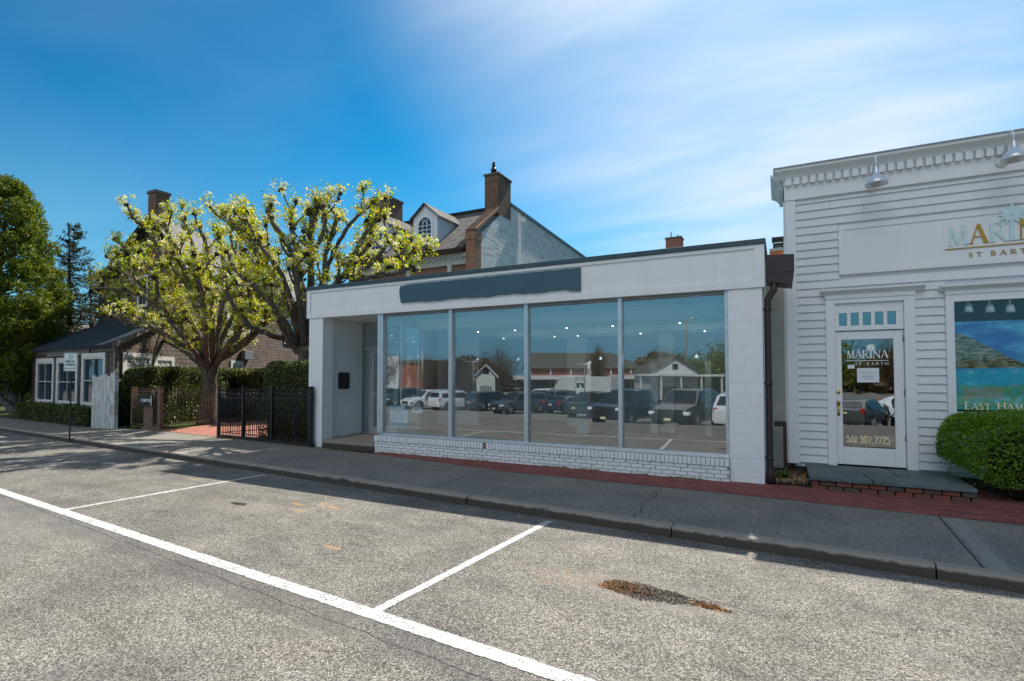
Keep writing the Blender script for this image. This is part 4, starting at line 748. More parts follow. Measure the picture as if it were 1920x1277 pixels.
b = MB(); b.prism([(XH - .3, ye - .12, ze - .06), (XH - .3, yr, zr), (XH - .3, yr, zr + .09), (XH - .3, ye - .18, ze + .02)], (GX - .5 - XH + .3, 0, 0)); b.prism([(XH - .3, yr + .0005, zr + .08), (XH - .3, 27, 7.4), (XH - .3, 27, 7.3), (XH - .3, yr + .0005, zr)], (GX - .5 - XH + .3, 0, 0)); b.build('roof', SLATE, bh)
b = MB(); b.box(XH - .35, yr - .12, zr + .06, GX - .5, yr + .12, zr + .17); b.build('ridge', DSLATE, bh)
b = MB(); b.prism([(XH - .33, ye - .16, ze + .015), (XH - .33, ye - .28, ze + .02), (XH - .33, ye - .24, ze - .12), (XH - .33, ye - .10, ze - .14)], (GX - .45 - XH + .33, 0, 0)); b.build('gutter', BROWNM, bh)
b = MB(); b.box(XH - .1, 18.62, 6.88, GX - .46, YH - .001, 7.05); b.box(XH - .1, 18.76, 6.60, GX - .46, YH - .001, 6.8795)
x = XH
while x < GX - .6: b.box(x, 18.66, 6.80, x + .14, 18.7595, 6.8795); x += .28
b.build('cornice', WIN_T, bh)
for x in (-12.68, -14.9, -17.1): b = MB(); b.prism([(x - .1, 18.74, 6.6), (x + .1, 18.74, 6.6), (x + .07, 18.74, 6.22), (x - .07, 18.74, 6.22)], (0, .15, 0)); b.build('keystone', WIN_T, bh)
for x in (-12.68, -14.9, -17.1):
    b = MB(); ar = [(x + .62 * cos(R(a)), YH - .03, 5.72 + .62 * sin(R(a))) for a in range(0, 181, 12)]; b.prism(ar + [(x - .62, YH - .03, 4.4), (x + .62, YH - .03, 4.4)], (0, .05, 0)); w = b.build('arched_window', WIN_T, bh)
    b = MB(); ar = [(x + .48 * cos(R(a)), YH - .04, 5.72 + .48 * sin(R(a))) for a in range(0, 181, 12)]; b.prism(ar + [(x - .48, YH - .04, 4.5), (x + .48, YH - .04, 4.5)], (0, .0095, 0)); b.build('pane', SKYGLASS, w)
DW = m_paint('dormer_paint', (.72, .73, .74), .15)
def dormer(xc, yf, z0, hw, zE, zP):
    sl = (zr - ze) / (yr - ye); yat = lambda z: ye + (z - ze) / sl
    b = MB(); b.add([(xc - hw, yf, z0), (xc + hw, yf, z0), (xc + hw, yf, zE), (xc, yf, zP), (xc - hw, yf, zE), (xc - hw, yat(zE), zE), (xc + hw, yat(zE), zE), (xc - hw, yf + .3, z0), (xc + hw, yf + .3, z0), (xc, yat(zE) + .6, zP)], [(0, 1, 2, 3, 4), (1, 8, 6, 2), (0, 4, 5, 7), (2, 6, 9, 3), (3, 9, 5, 4)]); d = b.build('dormer', DW, bh)
    b = MB()
    for s in (-1, 1): b.add([(xc + s * (hw + .13), yf - .14, zE - .08), (xc, yf - .14, zP + .06), (xc, yat(zP) + .4, zP + .06), (xc + s * (hw + .13), yat(zE) + .1, zE - .08), (xc + s * (hw + .13), yf - .14, zE - .13), (xc, yf - .14, zP + .0), (xc, yat(zP) + .4, zP), (xc + s * (hw + .13), yat(zE) + .1, zE - .13)], [(0, 1, 2, 3), (4, 7, 6, 5), (0, 4, 5, 1), (0, 3, 7, 4)])
    b.build('dormer_roof', SLATE, d)
    ww = hw * .52; zb, zt_ = z0 + .20, z0 + .98
    b = MB(); outer = [(xc + (ww + .09) * cos(R(a)), zt_ + (ww + .09) * 1.1 * sin(R(a))) for a in range(0, 181, 15)]; inner = [(xc + ww * cos(R(a)), zt_ + ww * 1.1 * sin(R(a))) for a in range(0, 181, 15)]
    O = [(xc + ww + .09, zb - .06)] + outer + [(xc - ww - .09, zb - .06)]; I = [(xc + ww, zb)] + inner + [(xc - ww, zb)]
    for i in range(len(O) - 1): b.prism([(O[i][0], yf - .05, O[i][1]), (O[i + 1][0], yf - .05, O[i + 1][1]), (I[i + 1][0], yf - .05, I[i + 1][1]), (I[i][0], yf - .05, I[i][1])], (0, .0495, 0))
    b.box(xc - ww - .12, yf - .09, zb - .09, xc + ww + .12, yf - .0005, zb - .001)
    for k in (-1, 1): b.box(xc + k * ww / 3 - .014, yf - .04, zb, xc + k * ww / 3 + .014, yf - .021, zt_ + ww * .9)
    for i in range(5): q = zb + (zt_ - zb) * i / 4; b.box(xc - ww, yf - .045 if i != 2 else yf - .06, q - .014 if i != 2 else q - .03, xc + ww, yf - .0205, q + .014 if i != 2 else q + .02)
    for k in (-1, 1):
        pts = [(xc + k * ww / 3 - k * (ww * 1.33) * (1 - cos(R(a))), yf - .035, zt_ + ww * 1.1 * sin(R(a)) * .95) for a in range(0, 60, 12)]; b.tube(pts, .013, 5)
    w = b.build('dormer_window', TRIM, d); b = MB(); b.prism([(q[0], yf - .02, q[1]) for q in I], (0, .015, 0)); b.build('pane', SKYGLASS, w)
dormer(-14.08, YH + .02, 7.55, .66, 8.97, 9.5); dormer(-16.85, YH + .02, 7.55, .66, 8.97, 9.5)
def chimney(x0, y0, x1, y1, z0, z1, parent=None, mat=BRICKC, cap=.14, label=None, cat=None, capm=None):
    b = MB(); b.box(x0, y0, z0, x1, y1, z1 - cap)
    if parent: o = b.build('chimney', mat, parent); p = o
    else: p = thing('chimney', label, cat, ((x0 + x1) / 2, (y0 + y1) / 2, z0)); b.build('stack', mat, p)
    b = MB(); b.box(x0 - .05, y0 - .05, z1 - cap + .0005, x1 + .05, y1 + .05, z1); b.build('cap', capm or solid('stone_cap', (.13, .12, .10), .9, .2), p); return p
ch = chimney(-11.98, 20.58, GX + .012, 21.84, 9.15, 11.05, bh, BRICKC, .08)
b = MB(); q = (-11.72, 20.95, 11.05); b.cyl(q, .09, .12, 12); b.blob((q[0], q[1], q[2] + .28), .15, random.Random(2), .1, 8, 6); b.tube([(q[0], q[1], q[2] + .3), (q[0], q[1], q[2] + .62), (q[0] + .04, q[1], q[2] + .72)], [.09, .07, .012], 8); b.build('finial', IRON, ch)
chimney(-19.55, 21.3, -18.35, 22.6, 8.2, 11.35, bh, BRICKC, .1)
# low grey chimneys on the roofs beyond
p0, p1 = ony(1248, 446, 40), ony(1281, 446, 40); rc = chimney(p0[0], 40, p1[0] - .15, 41, 6, p0[2], None, BRICKR, .1, 'small red brick chimney poking over the low roof line right of the gable', 'chimney')
b = MB(); b.cyl((p0[0] + .35, 40.3, p0[2]), .06, .45, 8); b.cyl((p0[0] + .85, 40.3, p0[2]), .09, .18, 8); b.build('flue', ALU, rc)
b = MB(); b.box(p0[0] - 6, 39, .1, p1[0] + 9, 48, 7.0); b.prism([(p0[0] - 6.3, 38.7, 6.9), (p0[0] - 6.3, 43.5, 9.8), (p0[0] - 6.3, 48.3, 6.9)], (p1[0] - p0[0] + 15.6, 0, 0)); 
rh = MB(); rh.box(p0[0] - 4, 39.8, .1, p1[0] + 3, 46, 9.0); tag(rh.build('rear_building', BRICKW, loc=(p0[0], 40, .1)), 'brick building hidden behind the low shop that carries the small red chimney', 'building')
oc = thing('clay_chimney', 'orange clay chimney with dark metal cowl above the brown gutter box', 'chimney', (ony(1450, 468, 22)[0], 22, 3.9)); a_ = ony(1444, 478, 22); c_ = ony(1475, 474, 22); e_ = ony(1444, 473, 22)
b = MB(); b.box(a_[0], 22, 3.5, a_[0] + .75, 22.6, a_[2] + .12); b.build('stack', solid('orange_clay', (.5, .13, .04), .8, .2, 0, .3, 5), oc); b = MB(); b.box(a_[0] - .02, 21.97, a_[2] + .1205, a_[0] + .8, 22.63, a_[2] + .23); b.build('cap', CREAMW, oc)
b = MB(); zz_ = a_[2] + .23; b.box(a_[0] + .10, 22.1, zz_ + .0005, a_[0] + .14, 22.5, zz_ + .34); b.box(a_[0] + .42, 22.1, zz_ + .0005, a_[0] + .46, 22.5, zz_ + .34); b.box(a_[0] + .1405, 22.1, zz_ + .12, a_[0] + .4195, 22.5, zz_ + .22); b.box(a_[0] + .06, 22.05, zz_ + .3405, a_[0] + .5, 22.55, zz_ + .44); b.build('cowl', IRON, oc)
# ================================================================ SHINGLED COTTAGE AND HOUSE (left)
Sd = np.array([.8535, -.5203]); Dd = np.array([.0407, 1.0]); Dd = Dd / np.linalg.norm(Dd)   # camera-frame street and side-wall directions
def cwf(xc, f, z=0): return (xc * cy - f * sy, xc * sy + f * cy, z)
K = np.array([-13.46, 17.8])
def pt(s, t, z): q = K + Sd * s + Dd * t; return cwf(q[0], q[1], z)     # s along the front (right positive), t back along the side
ct = thing('cottage', 'low shingled cottage with white framed windows and dark slate roof at left', 'cottage', pt(-2, 1, .1))
WL_ = -7.5; EZ = 2.98
b = MB(); b.prism([pt(WL_, 0, .1), pt(0, 0, .1), pt(0, 3.3, .1), pt(WL_, 3.3, .1)], (0, 0, EZ - .1)); b.add([pt(0, 0, EZ), pt(0, 3.3, EZ), pt(0, 3.3, 4.4)], [(0, 1, 2)]); b.build('wall', SHINGLE, ct)
b = MB(); e0 = .22; sl = (4.45 - EZ) / 3.3
b.add([pt(WL_ - .25, -e0, EZ - .07), pt(.18, -e0, EZ - .07), pt(.18, 3.35, EZ - .07 + sl * 3.5), pt(WL_ + 1.6, 3.35, EZ - .07 + sl * 3.5), pt(WL_ - .25, -e0, EZ - .17), pt(.18, -e0, EZ - .17), pt(.18, 3.35, EZ - .17 + sl * 3.5), pt(WL_ + 1.6, 3.35, EZ - .17 + sl * 3.5), pt(WL_ - .25, 3.35, EZ - .07), pt(WL_ - .25, 3.35, EZ - .17)], [(0, 1, 2, 3), (0, 3, 8), (4, 7, 6, 5), (4, 9, 7), (0, 4, 5, 1), (1, 5, 6, 2), (0, 8, 9, 4)]); b.build('roof', DSLATE, ct)
GWOOD = solid('grey_weathered_wood', (.20, .18, .165), .85, .15, 0, .35, 7, .3); b = MB()
b.prism([pt(.19, -e0 - .01, EZ - .06), pt(.19, -e0 - .01, EZ - .22), pt(.19, 3.3, EZ - .22 + sl * 3.5), pt(.19, 3.3, EZ - .06 + sl * 3.5)], tuple(np.array(pt(.04, 0, 0)) - np.array(pt(0, 0, 0)))); b.prism([pt(WL_, -.03, EZ - .30), pt(.02, -.03, EZ - .30), pt(.02, .0, EZ - .30), pt(WL_, .0, EZ - .30)], (0, 0, .12)); b.build('roof_trim', GWOOD, ct)
b = MB(); dS = np.array(pt(1, 0, 0)) - np.array(pt(0, 0, 0)); dT = np.array(pt(0, 1, 0)) - np.array(pt(0, 0, 0))
def slab(b, s0, s1, t0, t1, z0, z1): return b.prism([pt(s0, t0, z0), pt(s1, t0, z0), pt(s1, t1, z0), pt(s0, t1, z0)], (0, 0, z1 - z0))
slab(b, -.10, .03, -.035, .0, .1, EZ - .31); slab(b, .0, .035, .0, .12, .1, EZ - .1); b.build('corner_board', GWOOD, ct)
b = MB(); slab(b, -5.7, -1.9, -.09, -.035, EZ - .40, EZ - .14); sbo = b.build('name_board', GWOOD, ct, label='weathered grey board over the front windows')
def window(s0, s1, z0, z1, parent, nx=2, nz=2, fr=.13, side=False, t0=0, t1=0, glass=None, dep=.06, curt=None):
    """framed window in the front face, or in the side face (t from t0 to t1)"""
    def q(b, a0, a1, zz0, zz1, d0, d1):
        if side: slab(b, d0, d1, a0, a1, zz0, zz1)
        else: slab(b, a0, a1, -d1, -d0, zz0, zz1)
    a0, a1 = (t0, t1) if side else (s0, s1); b = MB()
    q(b, a0 - fr, a0, z0 - fr * .8, z1 + fr, .002, dep); q(b, a1, a1 + fr, z0 - fr * .8, z1 + fr, .002, dep); q(b, a0 + .0005, a1 - .0005, z1, z1 + fr, .002, dep); q(b, a0 + .0005, a1 - .0005, z0 - fr * .8, z0, .002, dep + .03)
    q(b, a0 + .0005, a0 + .045, z0 + .0005, z1 - .0005, .002, dep - .02); q(b, a1 - .045, a1 - .0005, z0 + .0005, z1 - .0005, .002, dep - .02); q(b, a0 + .0455, a1 - .0455, z1 - .05, z1 - .0005, .002, dep - .02); q(b, a0 + .0455, a1 - .0455, z0 + .0005, z0 + .05, .002, dep - .02)
    for i in range(1, nx): c = a0 + (a1 - a0) * i / nx; q(b, c - .014, c + .014, z0 + .0505, z1 - .0505, .016, dep - .025)
    for i in range(1, nz): c = z0 + (z1 - z0) * i / nz; q(b, a0 + .0455, a1 - .0455, c - .014, c + .014, .016, dep - .028)
    w = b.build('window', WIN_T, parent); b = MB(); q(b, a0 + .0455, a1 - .0455, z0 + .0505, z1 - .0505, .006, .015); b.build('pane', glass or SKYGLASS, w)
    return w
CPANE = glassmat('cottage_glass', .10, (.8, .8, .78), .05, 3)
for s0, s1 in ((-6.6, -5.12), (-4.55, -2.95), (-2.3, -.72)): window(s0, s1, .85, 2.36 if s0 < -2.5 else 2.48, ct, 2, 2, .16, dep=.12)
for t0, t1, z0 in ((.45, 1.55, 2.0), (1.95, 2.75, 2.0)): window(0, 0, z0, 2.50 if t0 < 1 else 2.42, ct, 3, 2, .15, True, t0, t1, MUL)
ho = thing('shingled_house', 'tall shingled house with weathered grey roof behind the blossoming trees', 'house', pt(-2, 8, .1)); L1 = 16.0
hz = 6.45; s_ap, s_l, z_ap, z_l = -2.3, -7.6, 8.6, 6.0; tw = 3.32
b = MB(); b.prism([pt(0, tw, .1), pt(s_l, tw, .1), pt(s_l, tw, z_l), pt(s_ap, tw, z_ap - .05), pt(0, tw, hz)], tuple(dT * (L1 - tw))); b.build('wall', SHINGLE, ho)
b = MB(); e_ = .35
for (sa, za), (sb_, zb2) in (((s_ap, z_ap), (e_, hz - .3)), ((s_ap - .0005, z_ap), (s_l - .4, z_l - .2))): b.prism([pt(sa, tw - .35, za), pt(sb_, tw - .35, zb2), pt(sb_, tw - .35, zb2 + .12), pt(sa, tw - .35, za + .12)], tuple(dT * (L1 - tw + .7)))
b.build('roof', GREYROOF, ho)
b = MB()
for (sa, za), (sb_, zb2) in (((s_ap, z_ap), (e_, hz - .3)), ((s_ap - .0005, z_ap), (s_l - .4, z_l - .2))): b.prism([pt(sa, tw - .40, za - .16), pt(sb_, tw - .40, zb2 - .16), pt(sb_, tw - .40, zb2 + .14), pt(sa, tw - .40, za + .14)], tuple(dT * .045))
b.build('rake_board', DARKIN, ho)
b = MB(); b.prism([pt(e_ + .02, tw - .3, hz - .32), pt(e_ + .14, tw - .3, hz - .30), pt(e_ + .14, tw - .3, hz - .18), pt(e_ + .02, tw - .3, hz - .18)], tuple(dT * (L1 - tw + .6))); b.build('gutter', TRIM, ho)
window(-3.6, -2.9, 4.9, 6.1, ho, 2, 2, .12)                 # gable window is set in the front face below
o_ = [c for c in ho.children if c.name.startswith('window')][0]
o_.location = tuple(dT * tw)
window(0, 0, 1.95, 2.42, ho, 3, 2, .13, True, 6.9, 7.7, MUL)
window(0, 0, 3.9, 5.2, ho, 2, 3, .22, True, 6.6, 8.2)
window(0, 0, 3.8, 5.1, ho, 2, 3, .2, True, 12.2, 13.2)
b = MB(); slab(b, .0, .38, 7.6, 8.35, 2.62, 3.05); ac = b.build('air_conditioner', solid('ac_grey', (.16, .18, .19), .6, .3, 0, .2, 30), ho, bevel=.02)
q = pt(-3.45, tw + .9, 8.2); chimney(q[0] - .30, q[1] - .25, q[0] + .30, q[1] + .35, 7.0, 10.25, ho, BRICKC, .12)
# white weathered board gate leaf beside the cottage
g = thing('board_gate', 'peeling white plank gate leaf with broken top beside the hedge', 'gate', cw(190, 802, 17.3)); p0 = np.array(cw(170.5, 802, 17.5)); p1 = np.array(cw(212, 803, 17.1)); u_ = (p1 - p0); Lg = np.hypot(u_[0], u_[1]); u_ = u_ / Lg; an = math.atan2(u_[1], u_[0])
for i in range(6):
    a = Lg * i / 6; w = Lg / 6; zt_ = 1.86 + rnd.uniform(-.03, .06) if i < 5 else 1.93; b = MB(); nv = np.array([-u_[1], u_[0]]) * .03; off = rnd.uniform(0, .012)
    P = lambda s, z, o=0: (p0[0] + u_[0] * s + nv[0] * o, p0[1] + u_[1] * s + nv[1] * o, z)
    tp = [(a + w * k / 5, zt_ + rnd.uniform(-.06, .03)) for k in range(5, -1, -1)]; b.prism([P(a + .006, .12), P(a + w - .003, .12)] + [P(max(a + .006, min(s, a + w - .003)), z) for s, z in tp], (nv[0], nv[1], 0)); b.build('plank', WEATHER, g)
b = MB(); b.box(p1[0] - .02, p1[1] - .02, .1, p1[0] + .09, p1[1] + .09, 1.98); b.build('post', WEATHER, g)
# parking sign
sp_ = onx(130, 822, -17.45); px, py = -17.45, 7.33; sg = thing('parking_sign', 'green and white time limit parking sign on a dark post at the kerb', 'road sign', (px, py, .12)); b = MB(); b.box(px - .02, py - .012, .0, px + .02, py + .012, 2.42); b.box(px - .034, py - .004, .0, px - .0205, py + .008, 2.42); b.box(px + .0205, py - .004, .0, px + .034, py + .008, 2.42); b.build('post', POSTG, sg)
SGN = thing('x', '', '', (0, 0, 0)); bpy.data.objects.remove(SGN)
fx = np.array([cos(YAW + R(4)), sin(YAW + R(4))]); hw = .17; z0, z1 = 1.97, 2.47
def sface(b, a0, zz0, a1, zz1, d0, d1):
    nn = np.array([fx[1], -fx[0]]); P = lambda s, d, z: (px + fx[0] * s + nn[0] * d, py + fx[1] * s + nn[1] * d, z); b.prism([P(a0, d0, zz0), P(a1, d0, zz0), P(a1, d1, zz0), P(a0, d1, zz0)], (0, 0, zz1 - zz0))
b = MB(); sface(b, -hw, z0, hw, z1, .035, .04); pl = b.build('sign_plate', SIGNW, sg)
b = MB(); m_ = .012
for q in ((-hw + m_, z0 + m_, hw - m_, z0 + m_ + .008), (-hw + m_, z1 - m_ - .008, hw - m_, z1 - m_), (-hw + m_, z0 + m_ + .009, -hw + m_ + .008, z1 - m_ - .009), (hw - m_ - .008, z0 + m_ + .009, hw - m_, z1 - m_ - .009)): sface(b, *q, .0402, .0415)
tb = MB()
def ctr(s, z, h, wd, bo): w_ = sum(GL[c][0] for c in s) * wd * h; strokes(tb, s, -w_ / 2, 0, z, h, wd, 0, .002, bo)
ctr('30', z1 - .17, .115, 1.05, 1.1); ctr('MINUTE', z1 - .265, .062, .78, 1.5); ctr('PARKING', z1 - .355, .062, .74, 1.5); tb.prism([(-.11, -.002, z0 + .07), (.11, -.002, z0 + .07), (.11, -.002, z0 + .084), (-.11, -.002, z0 + .084)], (0, .001, 0))
for s in (-1, 1): tb.prism([(s * .10, -.0022, z0 + .05), (s * .14, -.0022, z0 + .077), (s * .10, -.0022, z0 + .104)], (0, .001, 0))
nn = (fx[1], -fx[0]); b.add([(px + fx[0] * x + nn[0] * (.0405 - y), py + fx[1] * x + nn[1] * (.0405 - y), z) for x, y, z in tb.v], tb.f); b.build('sign_writing', GREENSIGN, pl)
# ================================================================ IRON FENCES
def fence(p0, p1, h, label, sp=.105, cat='fence', mat=IRON, posts=(), zb=.12, name='iron_fence', fin=True, base=True):
    f = thing(name, label, cat, (p0[0], p0[1], zb)); dx, dy = p1[0] - p0[0], p1[1] - p0[1]; L = math.hypot(dx, dy); dx /= L; dy /= L; a = math.atan2(dy, dx)
    P = lambda s, z, o=0: (p0[0] + dx * s - dy * o, p0[1] + dy * s + dx * o, z)
    b = MB()
    for z in (zb + .14, zb + h - .14, zb + h - .26): b = MB(); b.prism([P(0, z, -.012), P(L, z, -.012), P(L, z, .012), P(0, z, .012)], (0, 0, .022)); b.build('rail', mat, f)
    if base: b = MB(); b.prism([P(0, zb - .02, -.04), P(L, zb - .02, -.04), P(L, zb - .02, .04), P(0, zb - .02, .04)], (0, 0, .10)); b.build('base_rail', mat, f)
    n = int(L / sp)
    for i in range(1, n):
        s = L * i / n; b = MB(); x, y, z = P(s, zb + .08); lean = rnd.uniform(-.006, .006); top = zb + h - .03
        b.tube([(x, y, z), (x + lean, y, top - .05)], .0095, 6)
        if fin: b.tube([(x + lean, y, top - .055), (x + lean, y, top - .035), (x + lean, y, top - .01), (x + lean, y, top + .05)], [.008, .015, .013, .002], 6)
        if i <= 95: b.build('picket', mat, f)
    for s, hh, w in posts:
        b = MB(); x, y, z = P(s, zb); b.box(x - w, y - w, zb - .02, x + w, y + w, zb + hh, a); b.box(x - w - .008, y - w - .008, zb + hh + .0005, x + w + .008, y + w + .008, zb + hh + .02, a); b.build('post', mat, f)
    return f
FR0, FR1, FR2, FR3 = (-14.04, 9.36), (-12.95, 9.33), (-11.75, 9.28), (-10.16, 9.19)
fence(FR0, FR1, 1.36, 'black iron fence panel ending at the right side of the path opening', .075, posts=((0, 1.38, .035),))
fence((-13.9, 9.5), (-13.4, 10.55), 1.32, 'open iron gate leaf swung in behind the right fence post', .09, 'gate', IRON, (), name='iron_gate', base=False)
fence(FR1, FR2, 1.38, 'middle black iron fence panel in front of the right hedge block', .08, posts=((0, 1.42, .034), (1.2, 1.40, .03)))
fence(FR2, FR3, 1.40, 'black iron fence panel that meets the white shop pillar', .085, posts=((1.5, 1.44, .045),))
fl = fence((-18.9, 9.62), (-17.62, 9.80), 1.34, 'iron fence panel carrying the small black name plate', .075, posts=((0, 1.34, .025), (1.27, 1.36, .06)), mat=RUSTI)
fence((-17.55, 9.9), (-17.80, 11.7), 1.30, 'brown iron gate leaf standing open by the tree trunk', .115, 'gate', RUSTI, ((1.8, 1.36, .035),), name='iron_gate', base=False)
pn = thing('name_plate', 'small black name plate with white letters on the left fence panel', 'sign', (-18.2, 9.66, 1.0)); fa = math.atan2(.18, 1.28); fo = (-18.42, 9.62); 
def fq(_, x, y, z): return (fo[0] + x * cos(fa) - y * sin(fa), fo[1] + x * sin(fa) + y * cos(fa), z)
b = MB(); b.prism([fq(0, 0, -.03, .86), fq(0, .56, -.03, .86), fq(0, .56, -.015, .86), fq(0, 0, -.015, .86)], (0, 0, .36)); b.build('plate', IRON, pn)
tb = MB(); 
strokes(tb, 'COMPASS', .05, 0, 1.0, .10, .74, 0, .002, 1.2); tb.box(.50, -.002, .88, .525, -.001, 1.20); b = MB(); b.add([fq(0, x, y - .0305, z) for x, y, z in tb.v], tb.f); b.build('plate_lettering', WLET, pn)
b = MB(); b.prism([fq(0, .12, .02, .14), fq(0, .52, .02, .14), fq(0, .52, .05, .14), fq(0, .12, .05, .14)], (0, 0, .95)); tag(b.build('backing_board', RUSTI, loc=(fo[0], fo[1], .14)), 'dark brown board fixed behind the left iron fence panel', 'board')
# ================================================================ HEDGES AND BUSHES
def hedge_pts(n, x0, y0, z0, x1, y1, z1, rg, rot=0, c=None, depth=.12, rough=.05, rnd_=.18):
    """points in the outer shell of a clipped box with rounded edges; returns points and outward normals"""
    sx_, sy_, sz_ = x1 - x0, y1 - y0, z1 - z0; A = [sy_ * sz_, sy_ * sz_, sx_ * sz_, sx_ * sz_, sx_ * sy_]; pr = np.array(A) / sum(A); f = rg.choice(5, n, p=pr)
    P = rg.uniform(0, 1, (n, 3)) * [sx_, sy_, sz_]; N = np.zeros((n, 3)); dd = np.abs(rg.normal(0, depth, n))
    for k, (ax, sd) in enumerate(((0, -1), (0, 1), (1, -1), (1, 1), (2, 1))):
        q = f == k; L = (sx_, sy_, sz_)[ax]; P[q, ax] = (0 + dd[q]) if sd < 0 else (L - dd[q]); N[q, ax] = sd
    # waviness
    w = rough * (np.sin(P[:, 0] * 5.1 + P[:, 2] * 3) + np.sin(P[:, 1] * 6.3 + P[:, 0] * 2.2 + 1) + np.sin(P[:, 2] * 7 + P[:, 1] * 3.1)) / 2; P += N * w[:, None]
    # round the upper edges
    cc = np.array([sx_ / 2, sy_ / 2, sz_ * .5]); hx = np.array([sx_ / 2, sy_ / 2, sz_ * .5]); q = (P - cc) / hx; r = (np.abs(q) ** 7).sum(1) ** (1 / 7); q = np.where((r > 1.0)[:, None] & (q[:, 2:3] > 0), q / r[:, None], q); P = cc + q * hx
    P += [x0, y0, z0]
    if rot:
        ox, oy = c; X, Y = P[:, 0] - ox, P[:, 1] - oy; P[:, 0], P[:, 1] = ox + X * cos(rot) - Y * sin(rot), oy + X * sin(rot) + Y * cos(rot)
        X, Y = N[:, 0].copy(), N[:, 1].copy(); N[:, 0], N[:, 1] = X * cos(rot) - Y * sin(rot), X * sin(rot) + Y * cos(rot)
    return P, N
TWIG = solid('hedge_twigs', (.035, .028, .02), .95, .1, 0, .5, 20, .8)
def hedge(label, x0, y0, z0, x1, y1, z1, n, size, mat, rot=0, c=None, seed=1, depth=.1, rough=.05, cat='hedge', core=.16):
    rg = np.random.default_rng(seed); c = c or ((x0 + x1) / 2, (y0 + y1) / 2); h = thing('hedge', label, cat, (c[0], c[1], z0))
    P, N = hedge_pts(n, x0, y0, z0, x1, y1, z1, rg, rot, c, depth, rough); leaves('foliage', P, size, mat, h, seed, N, 1.4)
    b = MB(); b.box(x0 + core, y0 + core, z0, x1 - core, y1 - core, z1 - core, rot, c); b.build('stems', TWIG, h); return h
a1 = math.atan2(dT[1], dT[0]); q = pt(.12, .02, 0)
hedge('tall clipped dark green hedge along the cottage side wall left of the thick trunk', q[0], q[1] - 1.0, .1, q[0] + 6.6, q[1], 2.18, 36000, .06, LHED, a1, (q[0], q[1]), 11, .1, .05)
q0, q1 = cw(382, 700, 24.8), cw(502, 700, 21.5); a2 = math.atan2(q1[1] - q0[1], q1[0] - q0[0])
hedge('bright glossy clipped hedge across the back of the brick path', q0[0], q0[1], .1, q0[0] + math.hypot(q1[0] - q0[0], q1[1] - q0[1]), q0[1] + 1.0, 2.17, 11000, .075, LLAU, a2, (q0[0], q0[1]), 12, .09, .04)
hedge('dense clipped hedge block behind the iron fence against the white shop pillar', -12.75, 9.62, .1, -10.62, 11.3, 2.27, 19000, .05, LHED, R(-2), None, 13, .08, .05)
q = pt(-7.6, -.75, .1); a0 = math.atan2(dS[1], dS[0])
hedge('low straggly hedge under the cottage front windows', q[0], q[1], .1, q[0] + 6.6, q[1] + .55, .82, 9000, .06, LHED, a0, (q[0], q[1]), 14, .14, .09)
# boxwood by the boutique: rounded end
rg = np.random.default_rng(5); bx = thing('boxwood_bush', 'rounded bright green boxwood bush under the boutique display window', 'bush', (3.6, 9.95, .12)); n = 64000
P, N = hedge_pts(n, 2.08, 9.25, .12, 6.4, 10.5, 1.34, rg, 0, None, .13, .07)
cx_ = 2.08 + .75; m_ = P[:, 0] < cx_; d_ = np.stack([(P[:, 0] - cx_) / .75, (P[:, 1] - 9.91) / .62, (P[:, 2] - .75) / .62], 1); r_ = (np.abs(d_) ** 2.6).sum(1) ** (1 / 2.6); sc_ = np.where(m_ & (r_ > 1), 1 / r_, 1)[:, None]; ctr_ = np.stack([np.full(n, cx_), np.full(n, 9.91), np.full(n, .75)], 1)
P = np.where(m_[:, None], ctr_ + (P - ctr_) * sc_, P); keep = (P[:, 2] > .48 + .18 * np.sin(P[:, 0] * 4) + .25 * (P[:, 0] - 2.6).clip(0, .8) * .6) | (rg.uniform(size=n) < .05); leaves('foliage', P[keep] + rg.normal(0, .015, (keep.sum(), 3)), .034, LBOX, bx, 6, N[keep], 1.2, .62)
b = MB(); b.lathe((3.0, 9.93, .12), [(.001, .05), (.22, .1), (.38, .5), (.36, .85), (.001, .95)], 12); b.box(3.2, 9.75, .3, 6.3, 10.1, .85)
tw = random.Random(9)
for i in range(170):
    x = tw.uniform(2.5, 4.6); y = tw.uniform(9.35, 9.8); p = [(tw.uniform(2.8, 4.6), tw.uniform(9.6, 10), .12)]; p.append((x, y, tw.uniform(.2, .45))); p.append((x + tw.uniform(-.12, .12), y + tw.uniform(-.1, .1), tw.uniform(.45, .75))); b.tube(p, [.012, .006, .003], 4, False)
b.build('stems', TWIG, bx); P = np.array([(tw.uniform(2.5, 4.8), tw.uniform(9.3, 9.8), tw.uniform(.13, .6)) for _ in range(900)]); leaves('dry_twigs', P, .05, LBRN, bx, 7, None, 1, .12)
# strap leaved plant in the bed
sp2 = thing('strap_plant', 'small green strap leaved plant in the soil between the shops', 'plant', (.0, 9.75, .14)); b = MB(); pg = random.Random(4)
for i in range(30):
    a = pg.uniform(0, 2 * pi); L = pg.uniform(.16, .34); w = .016; dx, dy = cos(a), sin(a); pts = []
    for k in range(6): t = k / 5; pts.append((.0 + dx * L * .8 * t, 9.75 + dy * L * .8 * t, .14 + L * (1.25 * t - .75 * t * t)))
    for k in range(5):
        w0, w1 = w * (1 - abs(k / 5 - .35)), w * (1 - abs((k + 1) / 5 - .35)) * (0.05 if k == 4 else 1); b.add([(pts[k][0] - dy * w0, pts[k][1] + dx * w0, pts[k][2]), (pts[k][0] + dy * w0, pts[k][1] - dx * w0, pts[k][2]), (pts[k + 1][0] + dy * w1, pts[k + 1][1] - dx * w1, pts[k + 1][2]), (pts[k + 1][0] - dy * w1, pts[k + 1][1] + dx * w1, pts[k + 1][2])], [(0, 1, 2, 3)])
